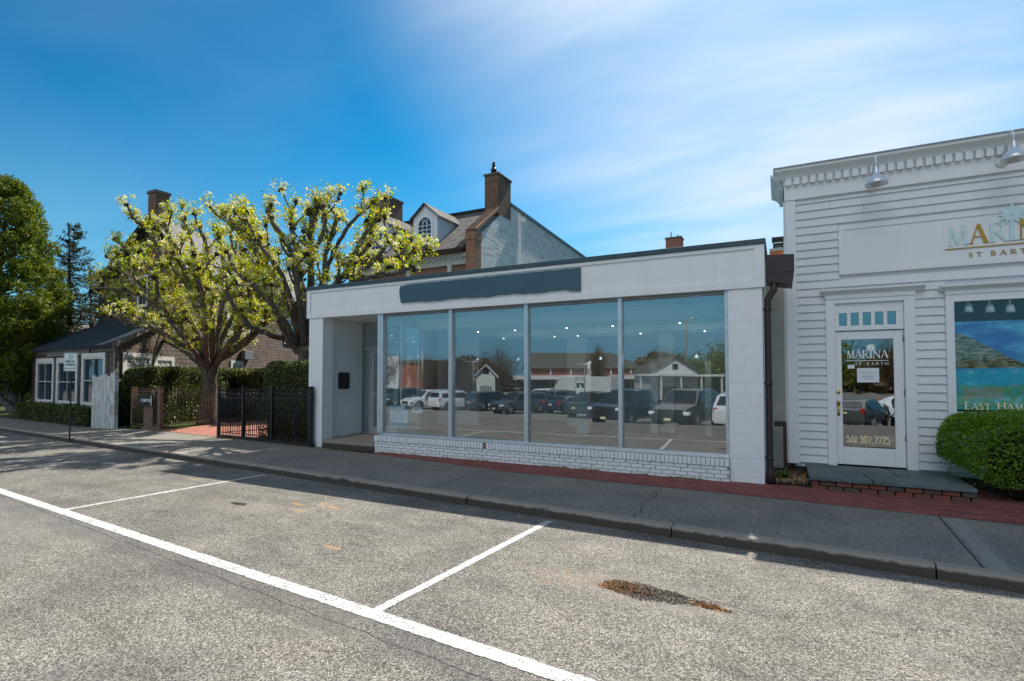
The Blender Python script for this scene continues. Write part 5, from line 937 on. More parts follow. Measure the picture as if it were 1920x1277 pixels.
b.build('leaf_blades', LGRASS, sp2)
# weeds along the wall base, bed litter, fallen blossom: beyond counting
rg = np.random.default_rng(8)
def litter(name, P, size, mat, label, cat, seed, asp=.6, spread=1., up=True):
    P = np.asarray(P); N = np.tile([0, 0, 1.], (len(P), 1)) if up else None; return tag(leaves(name, P, size, mat, None, seed, N, spread, asp, loc=tuple(P.mean(0))), label, cat, None, 'stuff')
u_ = rg.uniform(0, 1, 1500); xw = -8.2 + 7.9 * u_ ** .7; dens = np.sin(xw * 3.1) + np.sin(xw * 7.7) > .1; xw = xw[dens]; yw = np.where(xw > -.78, 9.28, 9.21) - np.abs(rg.normal(0, .025, len(xw)))
litter('wall_weeds', np.stack([xw, yw, .13 + np.abs(rg.normal(0, .012, len(xw)))], 1), .028, LGRASS, 'thin line of moss and weeds at the foot of the white brick base', 'weeds', 1, .4, 1.2)
litter('bed_litter', np.stack([rg.uniform(-.2, .36, 500), rg.uniform(9.36, 10.4, 500), np.zeros(500)], 1) * [1, 1, 0] + np.stack([np.zeros(500), np.zeros(500), .135 + (rg.uniform(0, .03, 500)) + .06 * 0], 1) + [0, 0, .02], .05, LDEAD, 'dead leaves and bark litter on the soil bed between the shops', 'leaf litter', 2)
P = [SN(*(lambda s, n: (s, n))(rg.uniform(-19, -9.5), 8.36 - abs(rg.normal(0, .12))), .128 + rg.uniform(0, .01)) for _ in range(420)]
litter('fallen_leaves', P, .045, LDEAD, 'fallen leaves and petals on the pavement along the iron fence', 'leaf litter', 3, .7, .4)
P = [(*SN(rg.uniform(-8.5, 2.5), rg.uniform(6.3, 9.0))[:2], .1275) for _ in range(160)]; litter('specks', P, .022, LDEAD, 'scattered bits of litter on the pavement before the shops', 'leaf litter', 4, .5, .1)
P = [(*SN(rg.uniform(-14, 2.5), 6.09 - abs(rg.normal(0, .03)))[:2], .006 + rg.uniform(0, .008)) for _ in range(500)]; litter('gutter_grit', P, .02, LDEAD, 'grit and dry bits lying in the gutter along the kerb', 'leaf litter', 5, .6, .3)
P = [(*cw(rg.uniform(232, 262), 803, 17)[:2], .125 + rg.uniform(0, .10)) for _ in range(160)]; litter('kerb_weeds', P, .06, LGRASS, 'small green weeds at the foot of the tall hedge by the white gate leaf', 'weeds', 6, .4, 1.)
# ================================================================ POLLARDED PEAR TREES
def spline(P, k=5):
    P = [np.array(p, float) for p in P]; Q = [2 * P[0] - P[1]] + P + [2 * P[-1] - P[-2]]; o = []
    for i in range(1, len(Q) - 2):
        for j in range(k):
            t = j / k; a, b_, c, d = Q[i - 1], Q[i], Q[i + 1], Q[i + 2]; o.append(.5 * ((2 * b_) + (-a + c) * t + (2 * a - 5 * b_ + 4 * c - d) * t * t + (-a + 3 * b_ - 3 * c + d) * t ** 3))
    o.append(P[-1]); return o
def pear(name_label, base, trunk, limbs, Z0, seed, extra, lean=0, leafn=1., trunk_r=(.37, .27, .23, .25), gmul=1., vk=(460, .66)):
    rg = random.Random(seed); t = thing('pear_tree', name_label, 'tree', base); W_ = MB(); KN = MB(); LP, BP = [], []
    tp = spline([cw(*p) for p in trunk], 4); n = len(tp); rad = [np.interp(i / (n - 1), np.linspace(0, 1, len(trunk_r)), trunk_r) for i in range(n)]; W_.tube(tp, rad, 14, True, .05, rg)
    fork = np.array(cw(*trunk[-1]))
    def shoots(p, d, k):
        for _ in range(k):
            dd = np.array([rg.gauss(0, 1), rg.gauss(0, 1), rg.gauss(.35, .8)]) + np.array(d) * .9; dd /= np.linalg.norm(dd); L = rg.uniform(.10, .34); q = np.array(p) + dd * L * .5 + np.array([0, 0, .02]); e = np.array(p) + dd * L + np.array([0, 0, rg.uniform(0, .12)])
            W_.tube([p, q, e], [.009, .006, .003], 4, False)
            for c in (q, e) if rg.random() < .55 else (e,):
                fl = rg.random() < .36
                for _ in range(rg.randint(6, 11)): LP.append(c + np.array([rg.gauss(0, .07), rg.gauss(0, .07), rg.gauss(0, .055)]))
                if fl:
                    c2 = c + np.array([rg.gauss(0, .05), rg.gauss(0, .05), rg.gauss(0, .04)])
                    for _ in range(rg.randint(12, 20)): BP.append(c2 + np.array([rg.gauss(0, .05), rg.gauss(0, .05), rg.gauss(0, .04)]))
    def knob(p, r, d):
        for _ in range(3): KN.blob(np.array(p) + np.array([rg.gauss(0, r * .5), rg.gauss(0, r * .5), rg.gauss(0, r * .5)]), r * rg.uniform(.7, 1.1), rg, .3)
        shoots(p, d, rg.randint(5, 7))
    def limb(pts, r0, r1, depth=0):
        r0 *= .85; P = spline(pts, 4); P = [p + np.array([rg.gauss(0, .018), rg.gauss(0, .018), rg.gauss(0, .012)]) if 0 < i < len(P) - 1 else p for i, p in enumerate(P)]; n = len(P); W_.tube(P, [r0 + (r1 - r0) * (i / (n - 1)) ** .8 for i in range(n)], 8 if r0 > .06 else 6, True, .09, rg)
        d = P[-1] - P[-2]; d /= np.linalg.norm(d) + 1e-9; knob(P[-1], max(r1 * 1.6, .06), d)
        L = sum(np.linalg.norm(P[i + 1] - P[i]) for i in range(n - 1))
        k = int(L * (2.1 if depth == 0 else 1.7) * gmul)
        for _ in range(k):
            i = rg.randint(int(n * (.30 if depth == 0 else .15)), n - 2); p = P[i]; tg = P[i + 1] - P[i]; tg /= np.linalg.norm(tg) + 1e-9
            if depth < 1 and rg.random() < .62:
                dd = tg * .8 + np.array([rg.gauss(0, .6), rg.gauss(0, .6), rg.uniform(.1, .8)]); dd /= np.linalg.norm(dd); l = rg.uniform(.4, .95); e = p + dd * l + np.array([0, 0, .12]); rr = (r0 + (r1 - r0) * i / n); limb([p, p + dd * l * .5 + np.array([rg.gauss(0, .05), rg.gauss(0, .05), .0]), e], min(rr * .6, .055), .028, depth + 1)
            elif rg.random() < .8: KN.blob(p + np.array([rg.gauss(0, .04), rg.gauss(0, .04), .03]), rg.uniform(.03, .055), rg, .3); shoots(p, tg, rg.randint(2, 4))
        for _ in range(int(L * 3.4)):
            i = rg.randint(int(n * .25), n - 1); shoots(P[i], np.zeros(3), 1)
    vv = lambda v: v if v > vk[0] else vk[0] - (vk[0] - v) * vk[1]
    for L_, r0, r1 in limbs: limb([cw(p[0], vv(p[1]), p[2]) for p in L_], r0, r1)
    for L_, r0, r1 in extra: limb([fork + np.array(p) for p in L_], r0, r1)
    nf = len(W_.f); W_.add(KN.v, KN.f, True); to = W_.build('trunk', BARK, t); to.data.materials.append(BARKD); mi = np.zeros(len(to.data.polygons), np.int32); mi[nf:] = 1; to.data.polygons.foreach_set('material_index', mi)
    leaves('crown', np.array(LP), .070 * leafn, LPEAR, t, seed, None, 1, .72, .3); leaves('blossom', np.array(BP), .05 * leafn, LBLOS, t, seed + 1, None, 1, .95, .4); return t
Z = 18.9
p1 = pear('left pollarded pear tree in blossom with the thick trunk rising beside the path gate', cw(390, 795, Z), [(388, 800, Z), (391, 760, Z), (393, 725, Z), (395, 685, Z)], [
    ([(391, 705, Z), (374, 666, Z - .3), (345, 648, Z - .7), (305, 625, Z - 1.0), (255, 606, Z - 1.2), (205, 590, Z - 1.4)], .15, .05),
    ([(390, 695, Z), (366, 660, Z), (345, 625, Z - .1), (325, 600, Z - .3), (285, 565, Z - .5), (235, 545, Z - .6), (185, 540, Z - .6)], .15, .05),
    ([(391, 690, Z), (370, 650, Z + .1), (345, 605, Z + .2), (318, 565, Z + .3), (283, 515, Z + .3), (243, 475, Z + .4), (218, 445, Z + .4)], .16, .06),
    ([(392, 688, Z), (376, 640, Z + .3), (352, 590, Z + .5), (330, 540, Z + .7), (305, 480, Z + .8), (283, 430, Z + .9), (268, 405, Z + .9)], .15, .055),
    ([(393, 685, Z), (388, 630, Z - .2), (368, 580, Z - .5), (350, 520, Z - .7), (333, 470, Z - .8), (312, 425, Z - .9), (308, 402, Z - .9)], .14, .055),
    ([(394, 685, Z), (390, 630, Z + .3), (385, 570, Z + .6), (370, 500, Z + .9), (358, 440, Z + 1.0), (345, 405, Z + 1.1)], .13, .05),
    ([(395, 685, Z), (398, 630, Z - .5), (396, 570, Z - .9), (392, 500, Z - 1.2), (382, 445, Z - 1.3), (372, 408, Z - 1.3)], .13, .05),
    ([(397, 685, Z), (408, 630, Z), (418, 570, Z + .1), (420, 510, Z + .2), (412, 450, Z + .3), (405, 415, Z + .3)], .14, .055),
    ([(398, 688, Z), (414, 640, Z + .3), (440, 590, Z + .6), (452, 540, Z + .8), (455, 480, Z + .9), (450, 440, Z + 1.0)], .13, .05),
    ([(399, 690, Z), (422, 655, Z - .4), (448, 625, Z - .7), (468, 590, Z - .9), (470, 545, Z - 1.0), (462, 500, Z - 1.0)], .12, .05),
    ([(399, 695, Z), (425, 662, Z + .3), (455, 640, Z + .6), (490, 605, Z + .8), (500, 570, Z + .8)], .11, .045),
    ([(393, 695, Z), (372, 672, Z - .8), (350, 640, Z - 1.7), (318, 600, Z - 2.2), (300, 560, Z - 2.4), (290, 520, Z - 2.5)], .13, .05),
    ([(389, 700, Z), (355, 665, Z + .6), (310, 640, Z + 1.2), (262, 615, Z + 1.5), (222, 575, Z + 1.6), (195, 520, Z + 1.6)], .12, .05),
    ([(398, 690, Z), (432, 640, Z - .2), (470, 600, Z - .2), (490, 540, Z - .2), (492, 480, Z - .2)], .11, .05),
    ([(392, 690, Z), (358, 640, Z - .9), (320, 590, Z - 1.4), (270, 540, Z - 1.7), (230, 510, Z - 1.8), (205, 480, Z - 1.8)], .12, .05),
    ([(394, 690, Z), (385, 650, Z - 1.0), (385, 600, Z - 1.9), (378, 550, Z - 2.3), (370, 500, Z - 2.4)], .12, .05)],
    Z, 21, [([(0, 0, 0), (-.4, 1.0, .6), (-.9, 1.9, 1.7), (-1.1, 2.3, 2.9)], .12, .05), ([(0, 0, 0), (.5, 1.0, .8), (.9, 1.7, 1.9), (1.0, 2.0, 3.0)], .12, .05), ([(0, 0, 0), (-.9, .6, .7), (-1.8, 1.0, 1.8), (-2.2, 1.2, 2.7)], .12, .05)])
Z = 15.9
p2 = pear('right pollarded pear tree in blossom leaning out behind the white shop corner', cw(572, 800, Z), [(584, 812, Z), (578, 740, Z), (574, 690, Z), (570, 650, Z)], [
    ([(570, 665, Z), (545, 645, Z - .2), (528, 612, Z - .4), (512, 575, Z - .5), (494, 530, Z - .5), (482, 480, Z - .5), (470, 440, Z - .4)], .14, .06),
    ([(570, 655, Z), (556, 615, Z + .2), (545, 575, Z + .4), (530, 530, Z + .5), (508, 480, Z + .6), (485, 430, Z + .6), (470, 395, Z + .7)], .14, .055),
    ([(571, 650, Z), (565, 600, Z - .3), (560, 550, Z - .6), (552, 500, Z - .7), (535, 445, Z - .7), (512, 402, Z - .8), (505, 378, Z - .8)], .14, .055),
    ([(574, 650, Z), (578, 590, Z), (583, 530, Z), (583, 470, Z), (584, 420, Z), (584, 380, Z)], .14, .085),
    ([(583, 500, Z), (592, 470, Z - .1), (604, 430, Z - .2), (610, 395, Z - .2), (606, 365, Z - .2)], .09, .05),
    ([(576, 645, Z), (592, 585, Z + .5), (604, 530, Z + .8), (612, 470, Z + .9), (622, 430, Z + .9), (632, 385, Z + 1.0)], .13, .055),
    ([(607, 520, Z + .6), (626, 470, Z + .5), (645, 425, Z + .4), (665, 395, Z + .3), (683, 372, Z + .3)], .085, .045),
    ([(578, 640, Z), (604, 580, Z - .3), (632, 530, Z - .5), (656, 500, Z - .6), (674, 450, Z - .6), (692, 415, Z - .6), (712, 392, Z - .6)], .13, .05),
    ([(640, 520, Z - .5), (672, 512, Z - .5), (700, 490, Z - .5), (722, 458, Z - .5), (742, 430, Z - .5)], .09, .05),
    ([(650, 520, Z - .3), (690, 518, Z - .2), (728, 505, Z - .1), (755, 480, Z), (780, 464, Z)], .08, .045),
    ([(560, 640, Z), (520, 632, Z - .5), (485, 620, Z - .9), (455, 600, Z - 1.2), (430, 560, Z - 1.4), (420, 520, Z - 1.5)], .11, .045),
    ([(566, 620, Z), (535, 570, Z + 1.0), (500, 540, Z + 1.6), (462, 515, Z + 2.0), (440, 470, Z + 2.1), (430, 420, Z + 2.2)], .12, .05),
    ([(575, 600, Z), (566, 540, Z + .8), (555, 470, Z + 1.4), (548, 420, Z + 1.6), (545, 385, Z + 1.6)], .11, .05),
    ([(560, 650, Z), (530, 600, Z - .8), (498, 560, Z - 1.3), (465, 530, Z - 1.5), (440, 505, Z - 1.5), (425, 470, Z - 1.5)], .11, .045),
    ([(560, 600, Z), (530, 520, Z - .4), (490, 460, Z - .5), (450, 415, Z - .5), (425, 385, Z - .5)], .09, .045),
    ([(562, 630, Z), (540, 570, Z + .3), (505, 505, Z + .2), (470, 460, Z + .1), (440, 415, Z + .1), (418, 390, Z + .1)], .11, .05),
    ([(600, 580, Z - .5), (650, 535, Z - 1.2), (700, 520, Z - 1.5), (745, 512, Z - 1.5), (775, 500, Z - 1.5)], .08, .045),
    ([(590, 600, Z), (620, 545, Z + .9), (655, 500, Z + 1.5), (680, 470, Z + 1.8), (700, 440, Z + 1.9)], .11, .05)],
    Z, 33, [], trunk_r=(.30, .25, .22, .20), vk=(480, .80))
# ================================================================ EVERGREENS AND BACKGROUND TREES
def clumptree(name, label, base, trunkpts, trad, mat, clumps, per, size, seed, bark=BARKC, cr=.45, flat=.6, droop=0, aspect=.3, cat='tree', inner=True):
    rg = np.random.default_rng(seed); t = thing(name, label, cat, base); b = MB()
    for tp, r_ in zip(trunkpts, trad): b.tube(spline(tp, 4), [r_ * (1 - .7 * i / (4 * (len(tp) - 1))) for i in range(4 * (len(tp) - 1) + 1)], 10, True, .06, random.Random(seed))
    P = []
    for c, r in clumps:
        n = int(per * (r / cr) ** 2); d = rg.normal(size=(n, 3)); d /= np.linalg.norm(d, axis=1)[:, None]; q = np.array(c) + d * [r, r, r * flat] * (rg.uniform(.35, 1.0, (n, 1)) ** .5); q[:, 2] -= droop * r * rg.uniform(0, 1, n); P.append(q)
        if inner and c[2] < trunkpts[0][-1][2] * .8: b.tube([(trunkpts[0][-1][0], trunkpts[0][-1][1], max(.5, c[2] - r * 1.5)), tuple(c)], [.03, .01], 4, False)
    b.build('trunk', bark, t); leaves('crown', np.concatenate(P), size, mat, t, seed, None, 1, aspect, .2); return t
Z = 21.5; base = cw(28, 785, Z); rg = random.Random(17); cl_ = []
ctr_ = np.array(cw(2, 700, Z + .6)); right_ = np.array([cy, sy, 0]); fw = np.array([-sy, cy, 0])
for i in range(420):
    z = rg.uniform(1.3, 10.1); k = (z - 1.3) / 8.9; r = 2.0 * (1 - k ** 3.0) ** .6 * (.72 + .28 * min(1, z / 3.2)) * rg.uniform(.55, 1.05); a = rg.uniform(0, 2 * pi)
    c = np.array([ctr_[0], ctr_[1], 0]) + right_ * r * cos(a) + fw * r * sin(a); c[2] = z; cl_.append((c, rg.uniform(.22, .5)))
clumptree('arborvitae', 'tall dense yellow green evergreen at the left edge with leaning pale trunks', base, [[cw(32, 785, Z), cw(22, 745, Z), cw(5, 705, Z), cw(-10, 640, Z), (ctr_[0], ctr_[1], 8.6)], [cw(36, 785, Z), cw(20, 740, Z + .3), cw(2, 700, Z + .5), cw(-30, 650, Z)], [cw(45, 788, Z - .2), cw(-5, 740, Z - .3), cw(-30, 690, Z)]], [.20, .17, .15], LARB, cl_, 210, .17, 3, cr=.4, flat=.8, droop=.5, aspect=.30)
# spiky young conifer behind the cottage
def conifer(label, u, Z, vtop, vbot, wmax, seed, n=80, spike=1.):
    rg = random.Random(seed); base = cw(u, vbot, Z); top = cw(u - 2, vtop, Z); base = (base[0], base[1], .1); t = thing('spruce_tree', label, 'tree', base); b = MB(); b.tube([base, ((base[0] + top[0]) / 2, (base[1] + top[1]) / 2, (top[2]) / 2), top], [.16, .11, .02], 8); P = []
    hgt = top[2] - 1.0
    for i in range(n):
        k = (i + rg.uniform(0, 1)) / n; z = 1.6 + (hgt - .7) * k; L = wmax * (1 - k) ** .75 * rg.uniform(.45, 1.1) + .18; a = rg.uniform(0, 2 * pi); d = np.array([cos(a), sin(a), 0]); s = np.array([base[0], base[1], z]); m_ = s + d * L * .55 + [0, 0, -.06 * L]; e = s + d * L + [0, 0, .16 * L + .05]
        b.tube([s, m_, e], [.03, .018, .006], 5, False)
        for j in range(int(L * 52) + 10):
            tt = rg.uniform(.12, 1); q = (s * (1 - tt) ** 2 + 2 * m_ * tt * (1 - tt) + e * tt * tt); w = .20 * (1.15 - tt) * L / 1.4 + .05; P.append(q + np.array([rg.gauss(0, w), rg.gauss(0, w), rg.gauss(0, .045)]) )
    for j in range(50): P.append(np.array(top) + np.array([rg.gauss(0, .04), rg.gauss(0, .04), -rg.uniform(0, .6)]))
    b.build('trunk', BARKD, t); leaves('crown', np.array(P), .15, LCON, t, seed, None, 1, .28, .2)
conifer('dark spiky conifer rising behind the cottage roof', 132, 27.0, 418, 700, 2.3, 5, 150)
conifer('shorter dark conifer in the gap left of the spiky one', 92, 33.0, 500, 700, 2.4, 6, 110)
conifer('shorter dark conifer close to the shaded house gable', 172, 34.0, 505, 700, 2.2, 7, 90)
def bush(label, u, v, Z, r, mat, n, seed, size=.12, name='bush', cat='bush', h=None, trunk=True):
    rg = random.Random(seed); c = np.array(cw(u, v, Z)); base = (c[0], c[1], .1); cl = []
    for i in range(n): d = np.array([rg.gauss(0, 1), rg.gauss(0, 1), rg.gauss(0, .8)]); d /= np.linalg.norm(d); cl.append((c + d * r * rg.uniform(.3, 1) * np.array([1, 1, (h or 1)]), rg.uniform(.22, .42) * r * .7))
    clumptree(name, label, base, [[base, (c[0], c[1], max(.4, c[2] * .6)), tuple(c)]], [.07 * r + .03], mat, cl, 90, size, seed, cr=.3 * r, flat=.8, aspect=.5, cat=cat)
bush('bright yellow green young bush beside the cottage corner', 42, 715, 23, .75, LYOU, 16, 3, .10)
bush('dark leafy bush at the left edge behind the pale trunks', 18, 745, 26, 1.3, LHED, 26, 4, .14)
bush('broad dark tree far behind the cottage left of the spiky conifer', 70, 640, 48, 4.6, LCON, 60, 8, .5, 'broad_tree', 'tree')
bush('broad dark tree far behind the cottage roof right of the spiky conifer', 175, 650, 52, 4.0, LCON, 50, 9, .5, 'broad_tree', 'tree')
bush('broad olive tree far away at the left edge', -10, 650, 60, 6.5, LARB, 70, 10, .6, 'broad_tree', 'tree')
q = cw(120, 650, 40); bk = thing('neighbour_house', 'pale roofed house glimpsed between the conifers above the cottage roof', 'house', (q[0], q[1], .1)); b = MB(); b.box(q[0] - 6, q[1], .1, q[0] + 4, q[1] + 7, 3.6, R(24)); b.build('wall', SHINGLE, bk)
b = MB(); b.prism([(q[0] - 6.3, q[1] - .4, 3.4), (q[0] - 6.3, q[1] + 3.5, 6.2), (q[0] - 6.3, q[1] + 7.4, 3.4)], (10.6, 0, 0)); b.build('roof', solid('pale_pink_roof', (.34, .28, .26), .9, .1, 0, .15, 3), bk)
# ================================================================ THE CAR PARK BEHIND THE PHOTOGRAPHER (seen in the panes)
TYRE = solid('tyre', (.02, .02, .02), .8, .2); RIM = solid('alloy_rim', (.45, .46, .48), .3, .5, .8); CGL = solid('car_glass', (.015, .02, .025), .05, .8); HL = solid('headlight_glass', (.75, .78, .8), .1, .8); TL = solid('tail_light', (.45, .015, .01), .2, .6); GRI = solid('car_grille', (.02, .02, .02), .35, .5, .4); PLATE = solid('number_plate', (.65, .6, .35), .5)
def paint(n, c): m = Mat(n, .28, .6, .25); m.col(c); m.p.inputs['Coat Weight'].default_value = .7; m.p.inputs['Coat Roughness'].default_value = .05; return m.m
PB, PN, PW, PG, PS = paint('black_car_paint', (.012, .013, .016)), paint('navy_car_paint', (.02, .03, .055)), paint('white_car_paint', (.78, .79, .8)), paint('green_car_paint', (.02, .04, .03)), paint('grey_car_paint', (.08, .085, .09))
KIND = {  # x, half width, z bottom, z belt, z roof, roof half width
 'suv': [(-2.42, .80, .48, .92, .94, .78), (-2.38, .92, .36, 1.02, 1.10, .84), (-2.18, .95, .32, 1.10, 1.66, .70), (-1.6, .97, .28, 1.10, 1.76, .70), (-.2, .98, .26, 1.08, 1.79, .71), (.45, .98, .26, 1.07, 1.74, .70), (1.22, .97, .27, 1.06, 1.10, .82), (1.9, .95, .30, 1.00, 1.04, .80), (2.3, .88, .36, .82, .90, .72), (2.42, .74, .42, .66, .70, .66)],
 'sedan': [(-2.38, .78, .42, .82, .90, .74), (-2.3, .88, .32, .90, .98, .8), (-1.75, .91, .26, .94, 1.02, .8), (-1.05, .92, .22, .93, 1.38, .62), (-.1, .92, .2, .91, 1.45, .63), (.45, .92, .2, .90, 1.38, .62), (1.2, .91, .22, .90, .95, .78), (1.9, .88, .25, .80, .86, .74), (2.28, .80, .32, .64, .70, .66), (2.38, .7, .38, .55, .58, .6)],
 'pickup': [(-2.9, .92, .5, 1.04, 1.06, .90), (-2.85, .97, .42, 1.12, 1.13, .95), (-1.0, .98, .36, 1.12, 1.13, .95), (-.95, .98, .34, 1.14, 1.82, .72), (.2, .99, .32, 1.13, 1.88, .73), (.75, .99, .32, 1.12, 1.82, .72), (1.4, .98, .33, 1.12, 1.18, .86), (2.3, .97, .36, 1.10, 1.15, .86), (2.7, .94, .42, 1.0, 1.05, .82), (2.8, .9, .48, .8, .84, .8)]}
def car(kind, mat, x, y, z, ang, label, scale=1., group='cars parked across the road'):
    S = KIND[kind]; c = thing('parked_car', label, 'pickup truck' if kind == 'pickup' else 'car', (0, 0, 0), group); b = MB(); V = []
    for (sx_, hw, zb, zl, zr_, rw) in S:
        h = [(hw * .9, zb), (hw, zb + .13), (hw * 1.0, (zb + zl) / 2), (hw * .985, zl - .06), (hw * .95, zl), (rw + .04, zr_ - .06 if zr_ - zl > .2 else zr_ - .005), (rw * .82, zr_)]; V.append([(sx_, -p, q) for p, q in h] + [(sx_, p, q) for p, q in h[::-1]])
    k = 14; vs = [p for r in V for p in r]; fs = [(i * k + j, (i + 1) * k + j, (i + 1) * k + (j + 1) % k, i * k + (j + 1) % k) for i in range(len(S) - 1) for j in range(k)] + [tuple(range(k)), tuple(range(len(S) * k - 1, (len(S) - 1) * k - 1, -1))]
    b.add(vs, fs, True); bo = b.build('body', mat, c); bo.modifiers.new('s', 'EDGE_SPLIT').split_angle = R(35)
    roof = [i for i, s in enumerate(S) if s[4] - s[3] > .3]; i0, i1 = roof[0], roof[-1]
    for sd in (-1, 1):
        g = MB(); pts = []; xs0 = S[i0][0] + .10; xs1 = S[i1][0]
        g.add([(xs0, sd * (S[i0][5] + .10), S[i0][4] - .14), (xs1 - .05, sd * (S[i1][5] + .10), S[i1][4] - .14), (xs1 + .50, sd * (S[i1][1] * .955 + .012), S[i1][3] + .06), (xs0 - .05, sd * (S[i0][1] * .955 + .012), S[i0][3] + .06)], [(0, 1, 2, 3)]); g.build('side_window', CGL, c)
    f, n_ = S[i1], S[i1 + 1]; g = MB()
    L = lambda a, b_, t: a + (b_ - a) * t
    g.add([(L(f[0], n_[0], .08) + .02, -(L(f[5], n_[5], .05) * .92), L(f[4], n_[4], .08) + .012), (L(f[0], n_[0], .08) + .02, L(f[5], n_[5], .05) * .92, L(f[4], n_[4], .08) + .012), (L(f[0], n_[0], .93) + .02, L(f[5], n_[5], .9) * .98, L(f[4], n_[4], .93) + .015), (L(f[0], n_[0], .93) + .02, -L(f[5], n_[5], .9) * .98, L(f[4], n_[4], .93) + .015)], [(0, 1, 2, 3)]); g.build('windscreen', CGL, c)
    f, n_ = S[i0], S[i0 - 1]; g = MB(); g.add([(L(f[0], n_[0], .12) - .02, -f[5] * .85, L(f[4], n_[4], .12) + .01), (L(f[0], n_[0], .12) - .02, f[5] * .85, L(f[4], n_[4], .12) + .01), (L(f[0], n_[0], .85) - .02, n_[5] * .88, L(f[4], n_[4], .85) + .01), (L(f[0], n_[0], .85) - .02, -n_[5] * .88, L(f[4], n_[4], .85) + .01)], [(0, 3, 2, 1)]); g.build('rear_window', CGL, c)
    wr = .40 if kind != 'sedan' else .34; wx = (1.48, -1.48) if kind != 'pickup' else (1.75, -1.9)
    for x_ in wx:
        for sd in (-1, 1):
            hw = .98; a = MB(); a.tube([(x_, sd * (hw - .25), wr), (x_, sd * (hw + .012), wr)], wr * 1.16, 20); w = a.build('wheel', GRI, c); a = MB(); a.tube([(x_, sd * (hw - .2), wr), (x_, sd * (hw + .03), wr)], wr, 20); a.build('tyre', TYRE, w)
            a = MB(); a.tube([(x_, sd * (hw - .1), wr), (x_, sd * (hw + .036), wr)], wr * .18, 10)
            for j in range(5): an = 2 * pi * j / 5; a.tube([(x_, sd * (hw + .034), wr), (x_ + cos(an) * wr * .66, sd * (hw + .034), wr + sin(an) * wr * .66)], [.045, .035], 5)
            a.build('rim', RIM, w)
    e = S[-1]; e2 = S[-3]; zh = S[-2][3] - .08
    for sd in (-1, 1):
        a = MB(); a.box(e[0] - .30, sd * .80 - .16, zh - .08, e[0] - .015, sd * .80 + .12, zh + .07); a.build('headlight', HL, c, bevel=.03)
        a = MB(); a.box(S[0][0] + .015, sd * .80 - .08, .78, S[0][0] + .2, sd * .80 + .12, 1.08); a.build('tail_light', TL, c, bevel=.03)
        a = MB(); a.box(S[i1][0] + .38, sd * 1.02 - .08, S[i1][3] + .02, S[i1][0] + .55, sd * 1.02 + .08, S[i1][3] + .2); a.build('wing_mirror', mat, c, bevel=.03)
    a = MB(); a.box(e[0] - .1, -.52, e[3] - .22, e[0] + .012, .52, zh + .05); a.build('grille', GRI, c, bevel=.02); a = MB(); a.box(e[0] + .0125, -.16, .42, e[0] + .02, .16, .54); a.build('number_plate', PLATE, c)
    a = MB(); a.box(S[0][0] - .02, -.16, .72, S[0][0] + .02, .16, .84); a.build('number_plate', PLATE, c)
    c.location = (x, y, z); c.rotation_euler = (0, 0, R(ang)); c.scale = (scale,) * 3; return c
CARS = [('suv', PB, -4.26, -8.9, -.62, 102, 1.06, 'large black off road car facing the shop, reflected in the rightmost pane'), ('suv', PW, -1.6, -8.9, -.62, -82, 1., 'white car with its tail to the shop, at the right edge of the rightmost pane'),
 ('pickup', PN, -7.29, -9.3, -.66, 104, 1., 'dark blue pickup facing the shop, reflected by the mullion of the two right panes'), ('pickup', PG, -12.2, -18.6, -1.16, -74, 1., 'green pickup with its tail to the shop, reflected in the third pane'),
 ('sedan', PN, -15.8, -22.4, -1.3, -72, 1., 'low blue car with its tail to the shop, reflected in the third pane'), ('sedan', PB, -19.6, -24.6, -1.36, 108, 1., 'low black car facing the shop, reflected beside the middle mullion'),
 ('suv', PS, -19.0, -19.4, -1.14, 118, 1., 'dark grey car facing the shop, largest in the second pane reflection'), ('suv', PN, -23.1, -22.3, -1.12, -60, 1., 'dark blue car with its tail to the shop, reflected in the second pane'),
 ('sedan', PB, -28.0, -25.5, -1.4, 118, 1., 'low black car facing the shop, reflected at the left of the second pane'), ('suv', PW, -29.7, -21.6, -.9, 112, 1., 'white car facing the shop, reflected at the middle of the first pane'),
 ('suv', PW, -26.3, -21.2, -.95, -70, 1., 'white car with its tail to the shop, reflected at the right of the first pane'), ('suv', PG, -35.8, -25.7, -.95, 112, 1., 'dark green car facing the shop, reflected at the left of the first pane'),
 ('suv', PW, -27.1, -44.6, -1.55, 20, 1., 'white car side on in the far row, reflected in the third pane'), ('sedan', PS, 3.4, -10.6, -.68, -70, 1., 'grey estate car with its tail to the shops, reflected in the boutique door'),
 ('suv', PN, 6.2, -11.6, -.7, 104, 1., 'navy car facing the shops, reflected in the right of the boutique door'), ('sedan', PW, 8.6, -27, -1.3, 20, 1.1, 'white car in the far row, reflected high in the boutique door'), ('suv', PB, -39.5, -30, -1.2, 100, 1., 'black car in the second row far left of the car park'),
 ('suv', PS, -21, -34.5, -1.45, -70, 1., 'grey car in the second row behind the low blue one'), ('sedan', PN, -31.5, -35.5, -1.45, 105, 1., 'navy car in the second row behind the white cars'), ('suv', PB, -14.0, -33, -1.42, 100, 1., 'black car in the second row right of the grey one')]
CARS += [('suv', PB, -10.2, -20, 0, -76, 1., 'black car with its tail to the shop, right of the green pickup'), ('suv', PS, -8.2, -31, 0, 100, 1., 'grey car in the second row at the right end of the car park'), ('sedan', PW, -24.5, -33, 0, 100, 1., 'white low car in the second row behind the grey ones'), ('suv', PN, -35.0, -32, 0, 100, 1., 'navy car in the second row beside the white cars'), ('suv', PS, -44, -33, 0, -70, 1., 'grey car at the far left of the second row'), ('suv', PB, .8, -13.5, 0, 100, 1., 'black car parked behind the photographer between the white and the grey cars'), ('sedan', PB, -17.5, -33.5, 0, 95, 1., 'black low car in the second row beside the short lamp post')]
